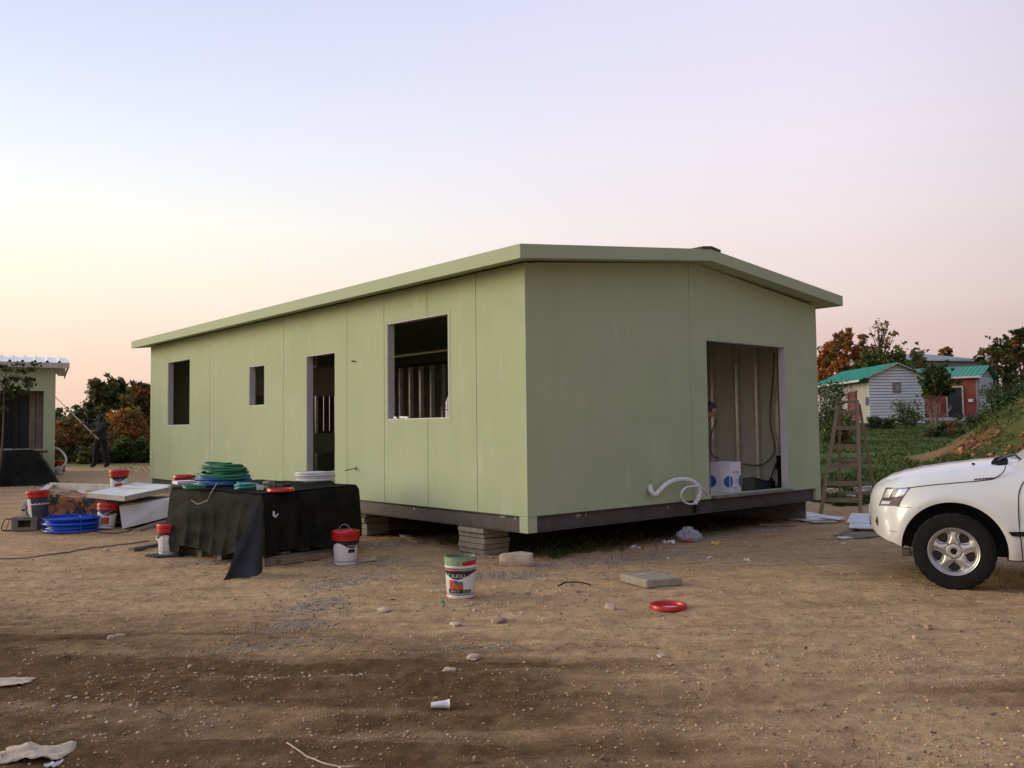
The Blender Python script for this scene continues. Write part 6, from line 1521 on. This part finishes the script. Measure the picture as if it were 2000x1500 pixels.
# ------------------------------------------------------------------ white off-road car, nose to the left
HD = Vector((-.885, .465, 0)).normalized(); LF = Vector((HD.y*-1, HD.x, 0))
wp_ = onb(1866, 1153)
CO = wp_ - LF*.82; CO.z = wp_.z-.012
car = thing('parked_car', CO, math.atan2(HD.y, HD.x), 'white off-road car nosing into the picture at the right edge', 'car')
WR, ZH = .352, .352
def interp(tab, x):
    if x >= tab[0][0]: return tab[0][1]
    for (x0, y0), (x1, y1) in zip(tab[:-1], tab[1:]):
        if x >= x1:
            t = (x-x0)/(x1-x0); t = t*t*(3-2*t)*.5+t*.5; return y0+(y1-y0)*t
    return tab[-1][1]
ZC = [(.775, .66), (.765, .78), (.74, .86), (.70, .915), (.64, .962), (.55, 1.010), (.42, 1.050), (.25, 1.088), (.0, 1.128), (-.25, 1.160), (-.46, 1.182), (-.60, 1.17), (-3.5, 1.10), (-3.70, 1.0)]
ZB = [(.775, .56), (.74, .47), (.66, .415), (.52, .37), (.40, .325), (.2, .29), (-.4, .27), (-3.1, .28), (-3.45, .36), (-3.70, .5)]
def plan(x):
    if x > .08: return .885*max(0.0, 1-min(1, (x-.08)/.705)**3.0)**.50
    if x < -3.3: return .885*max(0.0, 1-min(1, (-3.3-x)/.45)**3)**.5
    return .885
def W(x, z):
    w = plan(x)
    w -= max(0, .45-z)*.16
    w -= max(0, z-.78)**2*.95
    d = math.hypot(x, z-ZH); w += .022*math.exp(-((d-.49)/.06)**2)*(1 if z > .25 else 0)
    d2 = math.hypot(x+2.64, z-ZH); w += .022*math.exp(-((d2-.49)/.06)**2)
    if x > .3: w += .034*math.exp(-((x-.615+.16*max(0, .62-z))/.045)**2)*sstep(.77, .69, z)
    w += .006*math.exp(-((z-.55)/.02)**2)*(x < -.4)
    return float(max(w, .02))
def section(x):
    zc, zb = interp(ZC, x), interp(ZB, x)
    fr = float(sstep(.40, .72, x))
    ze = zc-(.135*(1-fr)+.10*fr)
    pts = [(0.0, zb), (plan(x)*.45, zb), (plan(x)*.86, zb+.005)]
    for k in range(15):
        z = zb+.03+(ze-zb-.03)*k/14; pts.append((W(x, z), z))
    we = W(x, ze)
    for f, g in ((.965, .30), (.91, .52), (.82, .70), (.68, .84), (.5, .93), (.33, .975), (.16, .995), (0, 1)): pts.append((we*f, ze+(zc-ze)*g))
    return pts
xs = [.775, .77, .76, .745, .725] + [.70-.025*k for k in range(50)] + [-.575-.08*k for k in range(25)] + [-2.6-.04*k for k in range(21)] + [-3.45-.04*k for k in range(7)]
bm = bmesh.new(); rings = []
for x in xs:
    p = section(x); full = p + [(-y, z) for y, z in reversed(p[1:-1])]
    rings.append([bm.verts.new((x, y, z)) for y, z in full])
for a, b in zip(rings[:-1], rings[1:]):
    n = len(a)
    for i in range(n): bm.faces.new((a[i], b[i], b[(i+1) % n], a[(i+1) % n]))
bm.faces.new(rings[0]); bm.faces.new(list(reversed(rings[-1])))
bmesh.ops.recalc_face_normals(bm, faces=list(bm.faces))
me = bpy.data.meshes.new('body'); bm.to_mesh(me); bm.free(); tmp = bpy.data.objects.new('body_shell', me); col.objects.link(tmp)
cut = MB()
for x in (0.0, -2.64):
    for s in (1, -1):
        T = Matrix.Translation((x, s*.80, ZH+.008)) @ Matrix.Rotation(pi/2, 4, 'X'); cut.lathe([(.438, -.32), (.438, .32)], 72, T)
co = cut.build('arch_cutter', 'car_gap')
bmod = tmp.modifiers.new('arch', 'BOOLEAN'); bmod.operation = 'DIFFERENCE'; bmod.object = co; bmod.solver = 'EXACT'
dg = bpy.context.evaluated_depsgraph_get(); me2 = bpy.data.meshes.new_from_object(tmp.evaluated_get(dg))
bpy.data.objects.remove(tmp); bpy.data.objects.remove(co)
me2.name = 'body'; me2.materials.clear(); me2.materials.append(M['car_paint']); me2.materials.append(M['car_gap'])
for p in me2.polygons:
    c = p.center; inside = False
    for x in (0.0, -2.64):
        d = math.hypot(c.x-x, c.z-ZH-.008)
        if d < .4385 and .40 < abs(c.y) and (abs(c.y) < .60 or d > .43) and abs(p.normal.y) < .5 or (d < .43 and abs(abs(c.y)-.48) < .02): inside = True
    p.material_index = 1 if (inside or p.normal.z < -.8) else 0; p.use_smooth = True
me2.set_sharp_from_angle(angle=rad(38))
body = bpy.data.objects.new('body', me2); col.objects.link(body); body.parent = car
CM = Matrix.Translation(CO) @ Matrix.Rotation(math.atan2(HD.y, HD.x), 4, 'Z'); CMI = CM.inverted()
def carpt(px, py, off=.002, yfix=None):
    """point of the car's near flank seen at a photo pixel, in car coordinates"""
    o = CMI @ Vector((0, 0, CAM_H)); d = (CMI.to_3x3() @ ray(px, py)); y = .86 if yfix is None else yfix
    for _ in range(8):
        p = o+d*((y-o.y)/d.y)
        if yfix is not None: break
        y = W(p.x, min(p.z, 1.02))
    return Vector((p.x, p.y+off, p.z))
def seam(pp, r=.0035, name='shut_line', mat='car_gap', off=.001, yfix=None):
    P = smooth_path([carpt(*q, off, yfix) for q in pp], 5); mb = MB(); mb.tube(P, r, 5); return mb.build(name, mat, body)
seam([(1774, 953), (1800, 949.5), (1840, 945.5), (1880, 942), (1915, 939), (1938, 936)], .0045)
seam([(1938, 936), (1951, 929), (1961, 920), (1964, 910)], .0045)
seam([(2003, 938), (1996, 946), (1990, 965), (1989, 990), (1991, 1030), (1995, 1065), (1998, 1096)], .005)
seam([(1754, 989), (1775, 991), (1797, 992)], .0022); seam([(1735, 1036), (1750, 1039), (1768, 1040.5)], .002)
seam([(1964, 1049), (1985, 1049), (1992, 1049)], .002)
for k in range(6):
    a = carpt(1903+7*k, 937.2-.5*k); b = carpt(1909+7*k, 935.2-.5*k); mb = MB(); mb.tube([a, b], .006, 5); mb.build('vent_slot', 'car_gap', body)
mb = MB(); a, b, c, d = carpt(1970, 1039, .012), carpt(2060, 1038, .012), carpt(2060, 1048, .012), carpt(1976, 1047, .012)
mb.add([a, b, c, d]+[q-Vector((0, .015, 0)) for q in (a, b, c, d)], [(3, 2, 1, 0), (0, 1, 5, 4), (2, 3, 7, 6), (3, 0, 4, 7), (1, 2, 6, 5)]); mb.build('rub_strip', 'black_rubber', body)
# lamp in the corner
lc = [carpt(1731, 953), carpt(1777, 952), carpt(1754, 988), carpt(1717, 987)]
def lamp_patch(u0, u1, v0, v1, off, name, mat, parent, n=12):
    def fn(u, v):
        u = u0+(u1-u0)*u; v = v0+(v1-v0)*v; a = lc[0].lerp(lc[1], u); b = lc[3].lerp(lc[2], u); p = a.lerp(b, v)
        if u > .5: p.x -= .02*(u-.5)*2*(1-abs(2*v-.5))*0
        bul = .012*sin(pi*min(max(u, 0), 1))*sin(pi*v)
        return (p.x, W(p.x, p.z)+off+bul, p.z)
    mb = MB(); mb.grid(fn, n, n); return mb.build(name, mat, parent, smooth=60)
hl = lamp_patch(0, 1, 0, 1, .003, 'headlight', 'lens_grey', car)
lamp_patch(.36, .58, .04, .64, .0055, 'bulb_shade', 'lamp_dark', hl, 8)
lamp_patch(.05, .40, .58, .68, .006, 'bulb_shade', 'lamp_dark', hl, 8)
lamp_patch(.06, .34, .08, .52, .0055, 'reflector', 'galvanised', hl, 8)
lamp_patch(.61, .95, .06, .46, .006, 'reflector', 'chrome', hl, 8)
lamp_patch(.58, .92, .56, .94, .006, 'reflector', 'chrome', hl, 8)
lamp_patch(.06, .50, .74, .90, .0065, 'turn_lamp', 'white_plastic', hl, 6)
mb = MB()
ring_ = [lc[0], lc[1], lc[2], lc[3]]
for q in ring_: q.y += .004
mb.tube(ring_+[ring_[0]], .004, 5); mb.build('lamp_edge', 'car_gap', hl)
def mirror(o):
    c = copy_tree(o, o.parent); c.scale.y = -1; return c
mirror(hl)
# grille, lower intake, plate and fog lamps at the nose
mb = MB(); mb.grid(lambda u, v: (.0, 0, 0), 1, 1); 
mb = MB(); mb.box((.722, 0, .80), (.03, .70, .10), None, .01); gr = mb.build('grille', 'car_gap', car)
for z in (.775, .80, .825): mb = MB(); mb.box((.740, 0, z), (.012, .68, .010), None, .003); mb.build('grille_bar', 'chrome', gr)
mb = MB(); mb.box((.748, 0, .55), (.035, .60, .10), None, .012); mb.build('lower_intake', 'car_gap', car)
mb = MB(); mb.box((.772, 0, .66), (.010, .40, .09), None, .003); mb.build('number_plate', 'white_dirty', car)
for s in (1, -1): mb = MB(); mb.lathe([(0, 0), (.045, 0), (.05, .012), (.03, .02), (0, .024)], 20, Matrix.Translation((.640, s*.60, .575)) @ Matrix.Rotation(s*.75, 4, 'Z') @ Matrix.Rotation(pi/2, 4, 'Y')); mb.build('fog_lamp', 'chrome', car)
# hook under the bumper
a = carpt(1766, 1082, -.10); mb = MB(); mb.box((a.x-.01, a.y-.05, a.z), (.09, .04, .08), Matrix.Identity(4), .01); mb.build('tow_hook', 'rust_steel', car)
# cabin
def cab(x0, x1, y0, y1, z): return [(x0, y0, z), (x0, -y0, z), (x1, y1, z), (x1, -y1, z)]
mb = MB(); mb.hull(cab(-.46, -3.60, .775, .78, 1.06) + cab(-.50, -3.58, .765, .77, 1.13) + cab(-1.17, -3.42, .62, .62, 1.63) + cab(-1.40, -3.30, .54, .54, 1.69)); mb.build('cabin', 'car_paint', car)
def pane(pts, n, name='window_glass', mat='car_glass', off=.004):
    n = Vector(n).normalized()*off; mb = MB(); P = [Vector(p)+n for p in pts]; Q = [Vector(p)-n*2 for p in pts]; k = len(P)
    mb.add(P+Q, [tuple(range(k)), tuple(reversed(range(k, 2*k)))]+[(i, i+k, (i+1) % k+k, (i+1) % k) for i in range(k)]); return mb.build(name, mat, car)
pane([(-.56, .68, 1.17), (-1.16, .54, 1.61), (-1.16, -.54, 1.61), (-.56, -.68, 1.17)], (.62, 0, .78), 'windshield')
for s in (1, -1):
    ys = lambda z: s*(.775-(z-1.06)*.27)
    for pts in ([(-.86, 1.16), (-1.36, 1.57), (-1.72, 1.58), (-1.72, 1.15)], [(-1.80, 1.15), (-1.80, 1.58), (-2.50, 1.58), (-2.62, 1.15)], [(-2.72, 1.17), (-2.62, 1.57), (-3.28, 1.55), (-3.42, 1.18)]):
        pane([(x, ys(z), z) for x, z in pts], (0, s, .27), off=.004)
pane([(-3.595, .58, 1.18), (-3.45, .5, 1.58), (-3.45, -.5, 1.58), (-3.595, -.58, 1.18)], (-.95, 0, .3), 'rear_window')
for s in (1, -1):
    mb = MB(); mb.box((-.92, s*.93, 1.18), (.12, .20, .15), None, .04); mb.bar((-.90, s*.76, 1.13), (-.92, s*.88, 1.16), .05, .04); mb.build('door_mirror', 'car_paint', car)
    mb = MB(); mb.tube([(-1.30, s*2.0*.0+s*W(-1.3, .98)+s*.02, .98), (-1.48, s*W(-1.48, .98)+s*.02, .98)], .013, 8); mb.build('door_handle', 'car_paint', car)
    for xx in (-1.70, -2.62):
        mb = MB(); mb.tube([(xx+.02*sin(k), s*(W(xx, .32+.08*k)+.001), .32+.085*k) for k in range(10)], .004, 5); mb.build('shut_line', 'car_gap', car)
    mb = MB(); mb.bar((-1.4, s*.50, 1.72), (-3.2, s*.50, 1.72), .03, .03, ch=.005); mb.build('roof_rail', 'black_rubber', car)
    mb = MB(); mb.box((-3.69, s*.70, .98), (.05, .16, .32), None, .015); mb.build('tail_lamp', 'red_plastic', car)
mb = MB(); mb.lathe([(0, -.09), (.33, -.09), (.36, -.05), (.36, .06), (.3, .1), (0, .1)], 40, Matrix.Translation((-3.82, .08, .98)) @ Matrix.Rotation(pi/2, 4, 'Y')); mb.build('spare_wheel', 'black_rubber', car)
# wiper cowl, washer jet, bonnet edge
a = [carpt(1936, 904, 0, .64), carpt(1944, 896, 0, .60), carpt(1960, 893.5, 0, .56), carpt(1969, 899, 0, .62), carpt(1967, 911, 0, .70), carpt(1950, 911, 0, .70)]
mb = MB(); mb.add([q+Vector((0, 0, .012)) for q in a]+[q-Vector((0, .02, .03)) for q in a], [(5, 4, 3, 2, 1, 0)]+[(i, (i+1) % 6, 6+(i+1) % 6, 6+i) for i in range(6)]); mb.build('wiper_cowl', 'black_rubber', car)
a = carpt(1950, 903, 0, .60); mb = MB(); mb.tube([a+Vector((.0, .04, .02)), a+Vector((-.06, .0, .05)), a+Vector((-.13, -.05, .07))], .010, 6); mb.build('wiper_arm', 'lamp_dark', car)
o = CMI @ Vector((0, 0, CAM_H)); d = CMI.to_3x3() @ ray(1901, 907.5)
t = 6.0
while t < 12:
    p = o+d*t; s_ = section(p.x) if -.5 < p.x < .7 else None
    if s_ is not None:
        ztop = None
        for (y0, z0), (y1, z1) in zip(s_[17:-1], s_[18:]):
            if y1 <= abs(p.y) <= y0: ztop = z0+(z1-z0)*(abs(p.y)-y0)/((y1-y0) or -1e-6)
        if ztop is not None and p.z < ztop: break
    t += .004
mb = MB(); mb.lathe([(0, .014), (.012, .011), (.018, 0), (0, -.004)], 12, Matrix.Translation((p.x, p.y, p.z+.004))); mb.build('washer_jet', 'black_rubber', car)
# wheels
def wheel(x, s):
    t = bpy.data.objects.new('wheel', None); col.objects.link(t); t.parent = car; t.location = (x, s*.785, ZH); t.rotation_euler = (pi/2 if s < 0 else -pi/2, 0, 0)
    return t
R1 = WR
tp = [(.198, -.105), (.215, -.112), (.28, -.114), (.325, -.106), (.345, -.092), (R1-.003, -.075), (R1, -.04), (R1, 0), (R1, .04), (R1-.003, .075), (.345, .092), (.328, .106), (.318, .104), (.314, .110), (.285, .114), (.25, .113), (.222, .110), (.206, .102), (.202, .06)]
tyre = MB(); n = 96
for i in range(0, 1):
    vs = []
    for r, z in tp:
        for k in range(n):
            rr = r
            if r > .34: rr = r-(.009 if (k % 4 == 0) else 0)-(.008 if abs(z) in (.04,) and k % 2 else 0)
            vs.append((rr*cos(2*pi*k/n), rr*sin(2*pi*k/n), z))
    tyre.add(vs, [(a*n+k, a*n+(k+1) % n, (a+1)*n+(k+1) % n, (a+1)*n+k) for a in range(len(tp)-1) for k in range(n)])
def rim_mb():
    mb = MB(); nr, na = 30, 240; R = .206
    def zf(r, a):
        q = r/R; h = .072 if q < .30 else 0
        z = .050+.020*(1-min(1, abs(q-.55)/.45)**2)
        if q < .36: z = .062+.006*(q < .30)
        if q > .90: z = .098-.9*(1-q)*.35
        ph = ((a*5/(2*pi)+.25) % 1.0)-.5
        if .42 < q < .92: z -= .014*max(0, 1-abs(ph)/.5)*0 + .012*(abs(ph) < .33)*0
        c = math.hypot((q-.67)/.25, ph*5*(.20+.10*0)/(.36))      # distance from the window centre
        z -= .022*math.exp(-max(0, c-1)*7)*(.38 < q < .93)
        return z
    def hole(r, a):
        q = r/R; ph = ((a*5/(2*pi)+.25) % 1.0)-.5
        w_ = .17+.14*(q-.45)/.43
        return ((q-.67)/.20)**2+(ph/w_)**2*(1 if q < .67 else 1.0) < 1
    rr = [.028+(R-.028)*i/nr for i in range(nr+1)]
    vs = [(r*cos(2*pi*k/na), r*sin(2*pi*k/na), zf(r, 2*pi*k/na)) for r in rr for k in range(na)]
    fs = []
    for i in range(nr):
        for k in range(na):
            if not hole((rr[i]+rr[i+1])/2, 2*pi*(k+.5)/na): fs.append((i*na+k, i*na+(k+1) % na, (i+1)*na+(k+1) % na, (i+1)*na+k))
    mb.add(vs, fs)
    mb.lathe([(.2045, .099), (.209, .104), (.211, .098), (.209, .02), (.20, -.09)], 96, cap=False)
    return mb
ty_me = rm_me = None
for x, s in ((0, 1), (0, -1), (-2.64, 1), (-2.64, -1)):
    t = wheel(x, s)
    if ty_me is None:
        to = tyre.build('tyre', 'black_rubber', t, smooth=30); ro = rim_mb().build('rim', 'alloy', t, smooth=50)
        so = ro.modifiers.new('thickness', 'SOLIDIFY'); so.thickness = .012; so.offset = -1
        h_ = MB(); h_.lathe([(0, .082), (.024, .082), (.030, .076), (.030, .060)], 24); ho = h_.build('hub_cap', 'black_rubber', t, smooth=40)
        d_ = MB(); d_.lathe([(0, .0), (.185, .0), (.185, -.02), (0, -.02)], 40); do = d_.build('brake_disc', 'lamp_dark', t)
        nuts = []
        for k in range(5):
            q = MB(); a = 2*pi*k/5+.3; q.lathe([(0, .083), (.008, .082), (.010, .078), (.010, .06)], 8, Matrix.Translation((.053*cos(a), .053*sin(a), 0))); nuts.append(q.build('wheel_nut', 'chrome', t, smooth=40))
        ty_me, rm_me = to, [ro, ho, do]+nuts
    else:
        for src in [ty_me]+rm_me:
            c = src.copy(); col.objects.link(c); c.parent = t
mb = MB(); mb.box((-1.5, 0, .36), (3.6, 1.2, .10)); mb.build('underbody', 'car_gap', car)
mb = MB(); mb.tube([(0, -.7, ZH), (0, .7, ZH)], .04, 8); mb.build('axle', 'car_gap', car)
